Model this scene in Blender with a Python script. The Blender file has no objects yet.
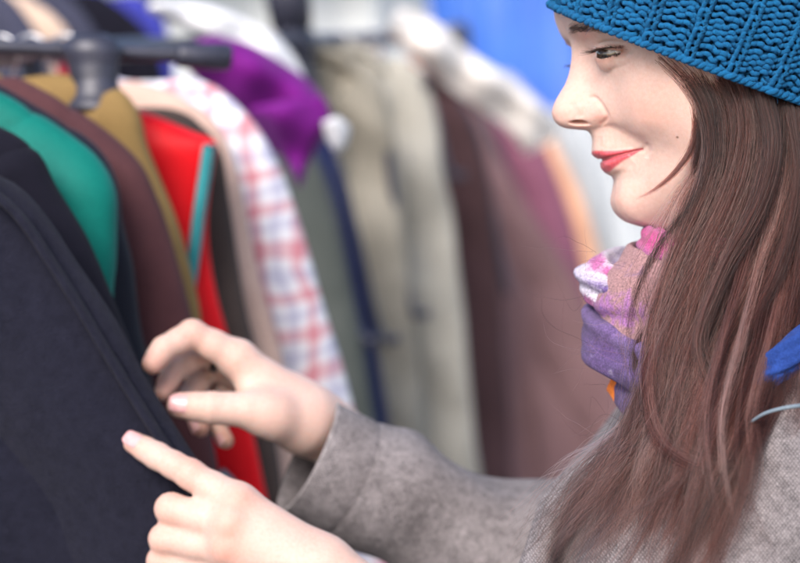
import bpy, math, random
import numpy as np
from mathutils import Vector, Matrix

rng = np.random.default_rng(7)
scene = bpy.context.scene
COL = scene.collection

# ------------------------------------------------------------------ camera
LENS, SENSOR = 88.0, 36.0
CAM = np.array([0.0, 0.0, 1.56])
PITCH, ROLL = math.radians(6.0), math.radians(7.5)
F = np.array([0, math.cos(PITCH), -math.sin(PITCH)])
R0 = np.array([1.0, 0, 0])
U0 = np.cross(R0, F)
RT = R0 * math.cos(ROLL) - U0 * math.sin(ROLL)
UP = R0 * math.sin(ROLL) + U0 * math.cos(ROLL)
K = SENSOR / LENS / 800.0


def P(px, py, d):
    """photo pixel + distance along the view axis -> world point"""
    px, py, d = np.broadcast_arrays(np.asarray(px, float), np.asarray(py, float), np.asarray(d, float))
    return CAM + F * d[..., None] + RT * ((px - 400) * K * d)[..., None] - UP * ((py - 281.5) * K * d)[..., None]


def ray_plane(px, py, p0, n):
    v = F + RT * ((px - 400) * K) - UP * ((py - 281.5) * K)
    t = np.dot(p0 - CAM, n) / np.dot(v, n)
    return CAM + v * t


cam_data = bpy.data.cameras.new('camera')
cam = bpy.data.objects.new('camera', cam_data)
COL.objects.link(cam)
M = Matrix.Identity(4)
for i in range(3):
    M[i][0], M[i][1], M[i][2], M[i][3] = RT[i], UP[i], -F[i], CAM[i]
cam.matrix_world = M
cam_data.lens, cam_data.sensor_width = LENS, SENSOR
cam_data.clip_start, cam_data.clip_end = 0.05, 400
cam_data.dof.use_dof = True
cam_data.dof.focus_distance = 1.145
cam_data.dof.aperture_fstop = 4.8
scene.camera = cam

# ------------------------------------------------------------------ materials
def new_mat(name):
    m = bpy.data.materials.new(name)
    m.use_nodes = True
    nt = m.node_tree
    b = nt.nodes['Principled BSDF']
    return m, nt, b


def N(nt, typ, **kw):
    n = nt.nodes.new(typ)
    for k, v in kw.items():
        if k in n.inputs.keys() if isinstance(k, str) else False:
            n.inputs[k].default_value = v
        else:
            setattr(n, k, v)
    return n


def ramp(nt, fac, stops):
    r = nt.nodes.new('ShaderNodeValToRGB')
    els = r.color_ramp.elements
    while len(els) < len(stops):
        els.new(0.5)
    for e, (p, c) in zip(els, stops):
        e.position = p
        e.color = (*c, 1) if len(c) == 3 else c
    nt.links.new(fac, r.inputs['Fac'])
    return r.outputs['Color']


def noise(nt, scale, detail=3, rough=0.5, vec=None, dist=0.0):
    n = nt.nodes.new('ShaderNodeTexNoise')
    n.inputs['Scale'].default_value = scale
    n.inputs['Detail'].default_value = detail
    n.inputs['Roughness'].default_value = rough
    n.inputs['Distortion'].default_value = dist
    if vec is not None:
        nt.links.new(vec, n.inputs['Vector'])
    return n


def objvec(nt, scale=(1, 1, 1), rot=(0, 0, 0), out='Object'):
    t = nt.nodes.new('ShaderNodeTexCoord')
    m = nt.nodes.new('ShaderNodeMapping')
    m.inputs['Scale'].default_value = scale
    m.inputs['Rotation'].default_value = rot
    nt.links.new(t.outputs[out], m.inputs['Vector'])
    return m.outputs['Vector']


def bump(nt, height, strength, dist, b):
    n = nt.nodes.new('ShaderNodeBump')
    n.inputs['Strength'].default_value = strength
    n.inputs['Distance'].default_value = dist
    nt.links.new(height, n.inputs['Height'])
    nt.links.new(n.outputs['Normal'], b.inputs['Normal'])
    return n


def mixc(nt, fac, a, b, mode='MIX'):
    m = nt.nodes.new('ShaderNodeMix')
    m.data_type = 'RGBA'
    m.blend_type = mode
    for sock, v in ((m.inputs[0], fac), (m.inputs[6], a), (m.inputs[7], b)):
        if hasattr(v, 'links') or isinstance(v, bpy.types.NodeSocket):
            nt.links.new(v, sock)
        elif isinstance(v, (int, float)):
            sock.default_value = v
        else:
            sock.default_value = (*v, 1)
    return m.outputs[2]


def attr(nt, name):
    a = nt.nodes.new('ShaderNodeAttribute')
    a.attribute_name = name
    return a


def fabric(name, c1, c2=None, scale=60, rough=0.9, sheen=0.25, weave=0.25, fine=900):
    """woven or knitted cloth: soft mottling, thread-scale variation and weave bump"""
    m, nt, b = new_mat(name)
    c2 = c2 or tuple(x * 0.75 for x in c1)
    v = objvec(nt)
    n1 = noise(nt, scale, 4, 0.6, v)
    n2 = noise(nt, fine, 2, 0.6, v)
    c = ramp(nt, n1.outputs['Fac'], [(0.3, c2), (0.7, c1)])
    c = mixc(nt, 0.35, c, ramp(nt, n2.outputs['Fac'], [(0.3, tuple(x * 0.55 for x in c1)), (0.7, tuple(min(1, x * 1.4) for x in c1))]))
    nt.links.new(c, b.inputs['Base Color'])
    b.inputs['Roughness'].default_value = rough
    b.inputs['Sheen Weight'].default_value = sheen * .15
    b.inputs['Sheen Roughness'].default_value = 0.5
    b.inputs['Specular IOR Level'].default_value = 0.15
    bump(nt, n2.outputs['Fac'], weave, 0.002, b)
    return m


def plain(name, c, rough=0.5, metal=0.0, spec=0.5, var=0.15, scale=40):
    m, nt, b = new_mat(name)
    n1 = noise(nt, scale, 4, 0.6, objvec(nt))
    col = ramp(nt, n1.outputs['Fac'], [(0.3, tuple(x * (1 - var) for x in c)), (0.7, tuple(min(1, x * (1 + var)) for x in c))])
    nt.links.new(col, b.inputs['Base Color'])
    b.inputs['Roughness'].default_value = rough
    b.inputs['Metallic'].default_value = metal
    b.inputs['Specular IOR Level'].default_value = spec
    return m


# ------------------------------------------------------------------ object helpers
def mesh_obj(name, verts, faces, mat=None, parent=None, smooth=True, uv=None, origin=None):
    verts = np.asarray(verts, float)
    if origin is None:
        origin = np.zeros(3)
        q = parent
        while q:
            origin = origin + np.array(q.location)
            q = q.parent
    me = bpy.data.meshes.new(name)
    me.from_pydata((verts - origin).tolist(), [], [list(map(int, f)) for f in faces] if not isinstance(faces, np.ndarray) else faces.tolist())
    if smooth:
        me.polygons.foreach_set('use_smooth', np.ones(len(me.polygons), bool))
    if uv is not None:
        a = me.attributes.new('cloth_uv', 'FLOAT_VECTOR', 'POINT')
        u3 = np.zeros((len(verts), 3)); u3[:, :2] = uv
        a.data.foreach_set('vector', u3.ravel())
    me.update()
    o = bpy.data.objects.new(name, me)
    COL.objects.link(o)
    if parent:
        o.parent = parent
    else:
        o.location = origin
    if mat:
        me.materials.append(mat)
    return o


def set_attr(o, name, vals):
    a = o.data.attributes.new(name, 'FLOAT', 'POINT')
    a.data.foreach_set('value', np.asarray(vals, np.float32))


def empty(name, loc, label, cat, group=None):
    o = bpy.data.objects.new(name, None)
    o.empty_display_size = 0.05
    COL.objects.link(o)
    o.location = loc
    tag(o, label, cat, group)
    return o


def tag(o, label, cat, group=None, kind=None):
    o['label'], o['category'] = label, cat
    if group:
        o['group'] = group
    if kind:
        o['kind'] = kind


def structure(o):
    o['kind'] = 'structure'


def grid_faces(nr, nc, wrap=False):
    i = np.arange(nr - 1)[:, None]
    j = np.arange(nc if wrap else nc - 1)[None, :]
    j2 = (j + 1) % nc
    f = np.stack([i * nc + j, i * nc + j2, (i + 1) * nc + j2, (i + 1) * nc + j], -1)
    return f.reshape(-1, 4)


def tube(points, radius, seg=8, cap=True):
    """round tube along a polyline; returns verts, faces"""
    p = np.asarray(points, float)
    n = len(p)
    rad = np.broadcast_to(np.asarray(radius, float), (n,))
    t = np.gradient(p, axis=0)
    t /= np.linalg.norm(t, axis=1, keepdims=True) + 1e-12
    ref = np.array([0.3, 0.2, 0.93])
    a = np.cross(t, ref); a /= np.linalg.norm(a, axis=1, keepdims=True) + 1e-12
    b = np.cross(t, a)
    th = np.arange(seg) / seg * 2 * math.pi
    v = p[:, None] + rad[:, None, None] * (np.cos(th)[None, :, None] * a[:, None] + np.sin(th)[None, :, None] * b[:, None])
    v = v.reshape(-1, 3)
    f = grid_faces(n, seg, True).tolist()
    if cap:
        f.append(list(range(seg))[::-1])
        f.append(list(range((n - 1) * seg, n * seg)))
    return v, f


class MB:
    """collects shapes into one mesh"""
    def __init__(s):
        s.v, s.f, s.n = [], [], 0

    def add(s, v, f):
        v = np.asarray(v, float)
        s.v.append(v)
        s.f += [[i + s.n for i in q] for q in (f.tolist() if isinstance(f, np.ndarray) else f)]
        s.n += len(v)

    def box(s, c, ax, half, bev=0.0):
        c = np.asarray(c, float)
        ax = np.asarray(ax, float)
        h = np.asarray(half, float)
        sg = np.array([[x, y, z] for x in (-1, 1) for y in (-1, 1) for z in (-1, 1)], float)
        if bev <= 0:
            v = c + (sg * h) @ ax
            f = [[0, 1, 3, 2], [4, 6, 7, 5], [0, 4, 5, 1], [2, 3, 7, 6], [0, 2, 6, 4], [1, 5, 7, 3]]
            s.add(v, f)
        else:
            import bmesh
            bm = bmesh.new()
            bmesh.ops.create_cube(bm, size=2)
            for w in bm.verts:
                w.co = Vector((w.co.x * h[0], w.co.y * h[1], w.co.z * h[2]))
            bmesh.ops.bevel(bm, geom=bm.edges[:] + bm.verts[:], offset=bev, segments=3, affect='EDGES', profile=0.5)
            bm.verts.index_update()
            v = np.array([w.co[:] for w in bm.verts])
            f = [[w.index for w in q.verts] for q in bm.faces]
            bm.free()
            s.add(c + v @ ax, f)

    def build(s, name, mat, parent=None, smooth=True, origin=None):
        return mesh_obj(name, np.concatenate(s.v), s.f, mat, parent, smooth, origin=origin)


def pchip(x, y, xi):
    """monotone cubic through (x, y[...]) along axis 0"""
    x = np.asarray(x, float); y = np.asarray(y, float)
    xi = np.asarray(xi, float)
    sh = (len(x),) + (1,) * (y.ndim - 1)
    h = np.diff(x).reshape((-1,) + (1,) * (y.ndim - 1))
    d = np.diff(y, axis=0) / h
    m = np.zeros_like(y)
    if len(x) > 2:
        w1 = 2 * h[1:] + h[:-1]; w2 = h[1:] + 2 * h[:-1]
        ok = d[:-1] * d[1:] > 0
        with np.errstate(divide='ignore', invalid='ignore'):
            hm = (w1 + w2) / (w1 / d[:-1] + w2 / d[1:])
        m[1:-1] = np.where(ok, hm, 0)
    m[0], m[-1] = d[0], d[-1]
    k = np.clip(np.searchsorted(x, xi, side='right') - 1, 0, len(x) - 2)
    hh = (x[k + 1] - x[k])
    t = ((xi - x[k]) / hh).reshape((-1,) + (1,) * (y.ndim - 1))
    hh = hh.reshape(t.shape)
    y0, y1, m0, m1 = y[k], y[k + 1], m[k], m[k + 1]
    return (y0 * (1 + 2 * t) * (1 - t) ** 2 + m0 * hh * t * (1 - t) ** 2 + y1 * t * t * (3 - 2 * t) + m1 * hh * t * t * (t - 1))


def catmull(pts, n):
    """smooth resample of a polyline by arc length"""
    p = np.asarray(pts, float)
    if len(p) < 3:
        t = np.linspace(0, 1, n)[:, None]
        return p[0] * (1 - t) + p[-1] * t
    d = np.concatenate([[0], np.cumsum(np.linalg.norm(np.diff(p[:, :min(3, p.shape[1])], axis=0), axis=1) ** 0.5 + 1e-9)])
    m = np.zeros_like(p)
    dd = np.diff(d)[:, None]
    s = np.diff(p, axis=0) / dd
    m[1:-1] = (s[:-1] * dd[1:] + s[1:] * dd[:-1]) / (dd[1:] + dd[:-1])
    m[0], m[-1] = s[0], s[-1]
    xi = np.linspace(0, d[-1], max(n * 4, 60))
    k = np.clip(np.searchsorted(d, xi, side='right') - 1, 0, len(d) - 2)
    hh = dd[k]
    t = (xi[:, None] - d[k][:, None]) / hh
    q = p[k] * (1 + 2 * t) * (1 - t) ** 2 + m[k] * hh * t * (1 - t) ** 2 + p[k + 1] * t * t * (3 - 2 * t) + m[k + 1] * hh * t * t * (t - 1)
    a = np.concatenate([[0], np.cumsum(np.linalg.norm(np.diff(q[:, :min(3, q.shape[1])], axis=0), axis=1))])
    ti = np.linspace(0, a[-1], n)
    return np.stack([np.interp(ti, a, q[:, c]) for c in range(q.shape[1])], 1)


# ------------------------------------------------------------------ distance-field modelling
def surface_nets(fld, org, h):
    """naive surface nets; fld<0 inside"""
    s = fld < 0
    nx, ny, nz = fld.shape
    cnt = np.zeros((nx - 1, ny - 1, nz - 1), np.int8)
    for a in (0, 1):
        for b in (0, 1):
            for c in (0, 1):
                cnt += s[a:nx - 1 + a, b:ny - 1 + b, c:nz - 1 + c]
    mix = (cnt > 0) & (cnt < 8)
    idx = np.full(mix.shape, -1, np.int64)
    cells = np.argwhere(mix)
    idx[mix] = np.arange(len(cells))
    acc = np.zeros((len(cells), 3)); num = np.zeros(len(cells))
    cor = np.array([[a, b, c] for a in (0, 1) for b in (0, 1) for c in (0, 1)])
    val = {tuple(c): fld[cells[:, 0] + c[0], cells[:, 1] + c[1], cells[:, 2] + c[2]].astype(float) for c in cor}
    for c in cor:
        for ax in range(3):
            if c[ax] == 0:
                d = c.copy(); d[ax] = 1
                v0, v1 = val[tuple(c)], val[tuple(d)]
                ok = (v0 < 0) != (v1 < 0)
                t = np.where(ok, v0 / np.where(ok, v0 - v1, 1), 0)
                pt = np.repeat(c[None].astype(float), len(cells), 0)
                pt[:, ax] += t
                acc += np.where(ok[:, None], pt, 0); num += ok
    verts = org + (cells + acc / num[:, None]) * h
    faces = []
    for ax in range(3):
        o1, o2 = [(1, 2), (2, 0), (0, 1)][ax]
        sl0 = [slice(None)] * 3; sl1 = [slice(None)] * 3
        sl0[ax] = slice(0, -1); sl1[ax] = slice(1, None)
        e = s[tuple(sl0)] != s[tuple(sl1)]
        pos = np.argwhere(e)
        pos = pos[(pos[:, o1] > 0) & (pos[:, o2] > 0) & (pos[:, o1] < fld.shape[o1] - 1) & (pos[:, o2] < fld.shape[o2] - 1)]
        flip = s[pos[:, 0], pos[:, 1], pos[:, 2]]
        q = []
        for da, db in ((1, 1), (0, 1), (0, 0), (1, 0)):
            c = pos.copy(); c[:, o1] -= da; c[:, o2] -= db
            q.append(idx[c[:, 0], c[:, 1], c[:, 2]])
        q = np.stack(q, 1)
        q[~flip] = q[~flip][:, ::-1]
        faces.append(q)
    return verts, np.concatenate(faces)


class SDF:
    def __init__(s, lo, hi, h):
        s.lo = np.asarray(lo, float); s.h = h
        s.n = np.ceil((np.asarray(hi) - s.lo) / h).astype(int) + 1
        s.f = np.full(s.n, 0.05, np.float32)

    def block(s, lo, hi):
        a = np.clip(np.floor((lo - s.lo) / s.h).astype(int), 0, s.n - 1)
        b = np.clip(np.ceil((hi - s.lo) / s.h).astype(int) + 1, 1, s.n)
        g = [s.lo[i] + np.arange(a[i], b[i]) * s.h for i in range(3)]
        return tuple(slice(a[i], b[i]) for i in range(3)), np.meshgrid(*g, indexing='ij', sparse=True)

    @staticmethod
    def cap(G, a, b, ra, rb):
        ab = b - a
        L = np.dot(ab, ab) + 1e-12
        px, py, pz = G[0] - a[0], G[1] - a[1], G[2] - a[2]
        t = np.clip((px * ab[0] + py * ab[1] + pz * ab[2]) / L, 0, 1)
        return np.sqrt((px - t * ab[0]) ** 2 + (py - t * ab[1]) ** 2 + (pz - t * ab[2]) ** 2) - (ra + (rb - ra) * t)

    def chain(s, pts, rad, k_in, k_out, cut=False):
        """smooth chain of tapered capsules, merged into (or cut from) the field"""
        pts = [np.asarray(p, float) for p in pts]
        m = max(rad) + k_out + 0.012
        sl, G = s.block(np.min(pts, 0) - m, np.max(pts, 0) + m)
        d = None
        for i in range(len(pts) - 1):
            c = s.cap(G, pts[i], pts[i + 1], rad[i], rad[i + 1])
            d = c if d is None else s.smin(d, c, k_in)
        s.merge(sl, d, k_out, cut)

    def ellip(s, c, ax, r, k_out, cut=False):
        c = np.asarray(c, float); r = np.asarray(r, float); ax = np.asarray(ax, float)
        m = max(r) + k_out + 0.01
        sl, G = s.block(c - m, c + m)
        q = [(G[0] - c[0]) * a[0] + (G[1] - c[1]) * a[1] + (G[2] - c[2]) * a[2] for a in ax]
        k0 = np.sqrt(sum((q[i] / r[i]) ** 2 for i in range(3)))
        k1 = np.sqrt(sum((q[i] / r[i] ** 2) ** 2 for i in range(3))) + 1e-9
        s.merge(sl, k0 * (k0 - 1) / k1, k_out, cut)

    def merge(s, sl, d, k, cut):
        cur = s.f[sl]
        s.f[sl] = s.smin(cur, d, k) if not cut else -s.smin(-cur, d, k)

    @staticmethod
    def smin(a, b, k):
        if k <= 0:
            return np.minimum(a, b)
        h = np.maximum(k - np.abs(a - b), 0) / k
        return np.minimum(a, b) - h * h * k * 0.25

    def mesh(s):
        return surface_nets(s.f, s.lo, s.h)


def vnoise(p, scale, seed=0):
    """cheap smooth value: sum of sines in random directions, about -1..1"""
    r = np.random.default_rng(seed)
    out = 0
    for i in range(7):
        d = r.normal(size=3); d /= np.linalg.norm(d)
        out = out + np.sin((p @ d) * scale * r.uniform(0.6, 1.7) + r.uniform(0, 6.28))
    return out / 3.5
# ------------------------------------------------------------------ head (traced profile, real depth)
YAW = math.radians(3)
TY, CY = math.tan(YAW), math.cos(YAW)
X0 = 220 * K * 1.22


def mid_depth(px):
    return (1.22 - X0 * TY) / (1 - (np.asarray(px, float) - 400) * K * TY)


MID_N = RT * math.sin(YAW) - F * math.cos(YAW)      # towards the camera side of the face
MID_P = P(620, 120, mid_depth(620))


def H(px, py, l):
    """point of the near half of the head: photo position, l millimetres off the mid plane"""
    return P(px, py, mid_depth(px) - np.asarray(l, float) / 1000 / CY)


def mirror(p):
    return p - 2 * ((p - MID_P) @ MID_N)[..., None] * MID_N


ROWS = [  # y, slope, x of nine columns, lateral mm of nine columns
    (-96, .0, [640, 648, 660, 672, 686, 700, 722, 760, 780], [0, 6, 12, 18, 24, 28, 30, 20, 0]),
    (-62, .0, [574, 578, 590, 608, 634, 668, 712, 800, 840], [0, 14, 28, 42, 56, 67, 73, 60, 0]),
    (-20, .05, [556, 558, 567, 583, 610, 655, 710, 805, 856], [0, 12, 26, 40, 54, 66, 74, 64, 0]),
    (8, .1, [557.2, 558.7, 565, 578, 602, 648, 710, 802, 853], [0, 10, 24, 38, 52, 63, 73, 64, 0]),
    (20, .1, [561.5, 562.7, 568, 580, 603, 645, 710, 800, 850], [0, 9, 23, 37, 51, 62, 73, 63, 0]),
    (31, .1, [566.4, 567.6, 573, 585, 607, 645, 710, 796, 845], [0, 8, 21, 36, 50, 61, 72, 63, 0]),
    (42, .1, [571, 573.5, 584, 592, 617, 648, 709, 792, 841], [0, 6, 17, 31, 47.5, 60, 72, 62, 0]),
    (54, .1, [571.8, 575, 590, 598, 624, 650, 708, 788, 836], [0, 5, 14, 29, 48, 61, 71, 62, 0]),
    (68, .1, [570.2, 573.5, 591, 606, 627, 653, 708, 785, 831], [0, 5, 13, 29, 48, 62, 71, 61, 0]),
    (83, .1, [565.6, 569, 590, 610, 630, 656, 708, 782, 826], [0, 5.2, 13, 29, 48, 61.5, 70.5, 60, 0]),
    (95, .1, [558.6, 562.5, 590, 611, 632, 659, 708, 779, 820], [0, 5.8, 14, 29, 47.5, 60.5, 70, 58, 0]),
    (104.5, .1, [553.9, 558, 591, 611.5, 633.5, 661, 708, 776, 816], [0, 6.3, 15, 28.5, 47, 60, 69.5, 57, 0]),
    (112, .1, [552.3, 556.8, 593, 612, 635, 663, 708, 774, 813], [0, 6.8, 15.8, 28, 46.5, 59.5, 69, 56, 0]),
    (119, .1, [554.2, 558.5, 595.5, 613, 637, 664, 708, 772, 811], [0, 6.9, 15.8, 27.5, 46, 59, 68.5, 55, 0]),
    (124.4, .1, [558.6, 562.5, 597.5, 615, 639, 666, 708, 771, 809], [0, 6.4, 15, 27, 45.5, 58.5, 68, 54, 0]),
    (128, .1, [567.2, 570.5, 599.5, 617, 640, 668, 709, 770, 808], [0, 5.2, 13.5, 26.5, 45, 58, 68, 54, 0]),
    (129, .1, [577, 579.5, 601, 619, 641, 669, 709, 770, 808], [0, 4.4, 12.8, 26.2, 45, 58, 68, 53, 0]),
    (129.9, .1, [586.5, 588, 602, 621, 642, 670, 709, 769, 807], [0, 4.0, 12.5, 26, 44.8, 57.7, 67.5, 53, 0]),
    (134, .1, [591.3, 592.3, 602.5, 625, 645, 672, 710, 769, 807], [0, 4, 12.3, 25.8, 44.4, 57.4, 67, 53, 0]),
    (141, .1, [592.8, 593.8, 602, 631, 651, 676, 711, 769, 807], [0, 4.2, 12.6, 25.4, 43.5, 56.8, 66.5, 52, 0]),
    (147.5, .1, [592.6, 593.4, 602, 634.5, 656, 680, 712, 769, 807], [0, 4.4, 13, 25.2, 42.5, 56, 66, 52, 0]),
    (152.5, .1, [592.2, 593.2, 602.5, 636, 659, 683, 713, 770, 807], [0, 4.4, 13, 25, 42, 55.5, 65.5, 52, 0]),
    (156.5, .1, [596.2, 597, 605.5, 636.5, 660, 685, 714, 770, 807], [0, 4.4, 13, 25, 41.7, 55, 65, 52, 0]),
    (159.8, .12, [602.8, 603.2, 609.5, 637, 661, 686, 714, 771, 807], [0, 4.4, 12.8, 25, 41.4, 54.6, 64.6, 52, 0]),
    (162.5, .13, [601.6, 602.2, 609.5, 637, 662, 687, 715, 771, 807], [0, 4.4, 12.8, 25, 41.2, 54.4, 64.3, 51, 0]),
    (167, .14, [602.2, 602.8, 610.5, 637.5, 663, 688, 715, 771, 807], [0, 4.4, 12.8, 25, 41, 54, 64, 51, 0]),
    (171.5, .16, [605.8, 606.4, 613.5, 638, 664, 689, 716, 772, 807], [0, 4.4, 12.8, 25, 41, 53.5, 63.5, 51, 0]),
    (176, .18, [612.8, 613.3, 619.5, 640, 665, 690, 716, 772, 807], [0, 4.6, 13, 25, 41, 53, 63, 50, 0]),
    (181, .2, [615.2, 615.8, 621.5, 641, 666, 691, 716, 773, 807], [0, 4.8, 13.2, 25, 41, 52.5, 62, 50, 0]),
    (190, .25, [614.3, 615, 620.5, 641, 667, 692, 716, 774, 807], [0, 5.2, 13.8, 25.5, 40.5, 52, 61, 49, 0]),
    (200, .3, [613.2, 614, 620, 641.5, 668, 693, 717, 775, 807], [0, 5.5, 14.3, 25.8, 40, 51, 60, 48, 0]),
    (209, .33, [615.6, 616.4, 622.5, 643, 670, 695, 718, 776, 807], [0, 5.6, 14.3, 25.2, 38.5, 49.5, 58, 47, 0]),
    (216, .34, [620.4, 621.2, 627, 646, 672, 697, 720, 777, 808], [0, 5.6, 14, 24, 36.5, 47.5, 56, 46, 0]),
    (221.5, .34, [627.5, 628.3, 633.5, 650, 675, 700, 722, 778, 808], [0, 5.5, 13.3, 22, 34, 45, 54, 45, 0]),
    (225, .33, [638, 638.6, 643, 657, 679, 703, 725, 779, 809], [0, 5.5, 13, 20.5, 31.5, 42, 51, 44, 0]),
    (229, .28, [654, 654.5, 658, 669, 687, 708, 729, 780, 809], [0, 5.5, 12.5, 19.5, 29, 39, 48, 43, 0]),
    (236, .2, [672, 672.5, 675, 684, 698, 715, 734, 782, 810], [0, 6, 13, 20, 29, 38, 46, 42, 0]),
    (252, .1, [688, 688.5, 691, 698, 709, 723, 740, 784, 812], [0, 7, 15, 23, 32, 40, 47, 42, 0]),
    (290, .0, [697, 697.5, 700, 707, 718, 732, 748, 790, 818], [0, 8, 17, 26, 35, 43, 49, 43, 0]),
    (360, .0, [705, 705.5, 708, 716, 728, 742, 758, 800, 828], [0, 9, 19, 29, 39, 47, 53, 46, 0]),
]
net = np.zeros((len(ROWS), 9, 3))
for i, (y0, k, xs, ls) in enumerate(ROWS):
    xs = np.array(xs, float)
    net[i, :, 0] = xs
    net[i, :, 1] = y0 - k * (np.minimum(xs, 725) - xs[0])
    net[i, :, 2] = ls
arc = np.concatenate([[0], np.cumsum(np.hypot(np.diff(net[:, 0, 0]), np.diff(net[:, 0, 1])))])
dense = np.interp([0, 3, 35, 38], np.arange(4), np.arange(4))
i8, i229 = 3, 35
s_rows = np.concatenate([np.linspace(0, arc[2], 24, endpoint=False),
                         np.arange(arc[2], arc[36], 0.75),
                         np.linspace(arc[36], arc[-1], 40)])
t_cols = np.concatenate([np.linspace(0, 2, 80, endpoint=False), np.linspace(2, 5, 100, endpoint=False), np.linspace(5, 8, 46)])
g = pchip(arc, net, s_rows)
g = pchip(np.arange(9), g.transpose(1, 0, 2), t_cols).transpose(1, 0, 2)


def relax(a, it, w=0.5):
    for _ in range(it):
        b = a.copy()
        b[1:-1, 1:-1] += w * ((a[:-2, 1:-1] + a[2:, 1:-1] + a[1:-1, :-2] + a[1:-1, 2:]) / 4 - a[1:-1, 1:-1])
        a = b
    return a




def gsmooth(a, sig, axis):
    """gaussian smoothing with odd reflection at the ends"""
    r = int(sig * 3)
    w = np.exp(-0.5 * (np.arange(-r, r + 1) / sig) ** 2); w /= w.sum()
    a = np.moveaxis(a, axis, 0)
    lo = 2 * a[:1] - a[1:r + 1][::-1]; hi = 2 * a[-1:] - a[-r - 1:-1][::-1]
    p = np.concatenate([lo, a, hi])
    out = sum(w[i] * p[i:i + len(a)] for i in range(2 * r + 1))
    return np.moveaxis(out, 0, axis)


def sstep(x, a, b):
    t = np.clip((x - a) / (b - a), 0, 1)
    return t * t * (3 - 2 * t)


# cheeks run smoothly across the crowded rows of nose and lips
wc = sstep(t_cols, 2.25, 3.4)[None, :, None]
g = g * (1 - wc) + gsmooth(g, 16, 0) * wc
# mid line: even tangent across the mirror plane
gm = g.copy(); gm[..., 2] *= -1
ext = np.concatenate([gm[:, 40:0:-1], g[:, :150]], 1)
wm = (1 - sstep(t_cols, 1.0, 1.8))[None, :, None]
sm = gsmooth(gsmooth(ext, 11, 1), 5, 1)[:, 40:]
g[:, :120] = (g * (1 - wm))[:, :120] + (sm[:, :120] * wm[:, :120])
g[:, 0, 2] = 0
mid = g[:, 0, 0].copy()
prof = pchip(arc, net[:, 0, :2], s_rows)
shift = (prof - g[:, 0, :2])[:, None, :] * (1 - sstep(t_cols, 0.0, 1.2))[None, :, None]
g[..., :2] += shift
g = relax(g, 6)
HP = H(g[..., 0], g[..., 1], g[..., 2])
GX, GY = g[..., 0], g[..., 1]


def normals(p):
    n = np.cross(np.gradient(p, axis=1), np.gradient(p, axis=0))
    n /= np.linalg.norm(n, axis=2, keepdims=True) + 1e-15
    if (n[300, 100] @ F) > 0:
        n = -n
    return n


def pdist(poly, x, y):
    """distance to a polyline and position along it"""
    best = np.full(x.shape, 1e9); pos = np.zeros(x.shape)
    q = np.asarray(poly, float)
    seg = np.hypot(*np.diff(q, axis=0).T); tot = seg.sum(); acc = 0
    for a, b, L in zip(q[:-1], q[1:], seg):
        t = np.clip(((x - a[0]) * (b[0] - a[0]) + (y - a[1]) * (b[1] - a[1])) / (L * L + 1e-9), 0, 1)
        d = np.hypot(x - a[0] - t * (b[0] - a[0]), y - a[1] - t * (b[1] - a[1]))
        up = d < best
        best = np.where(up, d, best); pos = np.where(up, (acc + t * L) / tot, pos)
        acc += L
    return best, pos


def inside(poly, x, y):
    c = np.zeros(x.shape, bool)
    q = np.asarray(poly, float)
    for (x1, y1), (x2, y2) in zip(q, np.roll(q, -1, 0)):
        c ^= ((y1 > y) != (y2 > y)) & (x < (x2 - x1) * (y - y1) / (y2 - y1 + 1e-12) + x1)
    return c


def gs(cx, cy, sx, sy, rot=0.0):
    dx, dy = GX - cx, GY - cy
    c, s = math.cos(rot), math.sin(rot)
    u, v = dx * c + dy * s, -dx * s + dy * c
    return np.exp(-(u / sx) ** 2 - (v / sy) ** 2)


def groove(poly, sig, taper=True):
    d, t = pdist(catmull(poly, 40), GX, GY)
    w = np.exp(-(d / sig) ** 2)
    return w * np.clip(np.minimum(t, 1 - t) * 6, 0, 1) ** 0.5 if taper else w


front = g[..., 2] > -1
lip_part = [(600.5, 159.6), (606, 158.4), (613, 156.6), (622, 154.3), (631, 152), (641, 149.8)]
h = np.zeros(GX.shape)
h += 1.2 * gs(595, 114, 7, 8)                                   # nose wing
h -= 1.3 * groove([(588, 98.5), (594, 97.2), (600, 103), (604.5, 110), (607, 116), (605, 121), (600, 124.5)], 2.3)
h -= 0.5 * groove([(570, 103), (576, 111), (580, 118)], 4)      # between tip and wing
h += 0.5 * gs(560, 113, 7, 8)
h -= 0.7 * groove([(606, 124), (620, 131), (634, 138), (645, 145), (650, 154)], 4.0)   # smile fold
h += 1.6 * gs(648, 116, 26, 18, 0.5) + 0.8 * gs(640, 131, 9, 5, 0.6)
h -= 0.9 * gs(643, 149, 3.0, 3.5) + 0.0
h -= 0.8 * groove([(645, 143), (648, 150), (646, 158)], 2.5)    # dimple behind the corner
h -= 1.5 * groove(lip_part, 1.4, False) * np.clip((GX - 598) / 9, 0.25, 1) * np.clip((645 - GX) / 4, 0, 1)
h += 0.9 * groove([(600, 154.5), (610, 153.4), (622, 151.8), (634, 150.2)], 2.2)
h += 1.3 * groove([(605, 166), (612, 162.8), (620, 159), (630, 155)], 3.0)
h -= 0.7 * groove([(613, 176), (622, 171), (634, 163)], 4.5)
h -= 0.35 * groove([(600, 136), (600, 143), (602, 149)], 3)      # philtrum edge
h += 0.8 * gs(622, 203, 12, 12)
h += 0.9 * groove([(578, 33), (590, 29.5), (606, 30)], 6)       # brow bone
h -= 0.8 * groove([(598, 43.5), (606, 41.3), (618, 41), (630, 42), (639, 44)], 1.5)    # lid crease
h -= 0.4 * groove([(604, 64), (612, 68), (622, 66.5), (630, 62)], 2.0)   # below the eye
h += 0.3 * groove([(603, 60), (611, 63.5), (620, 61), (627, 56)], 2.0)
h += 0.03 * vnoise(HP.reshape(-1, 3), 900, 3).reshape(h.shape)
HN = normals(HP)
HP = HP + HN * (h / 1000)[..., None]
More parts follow.
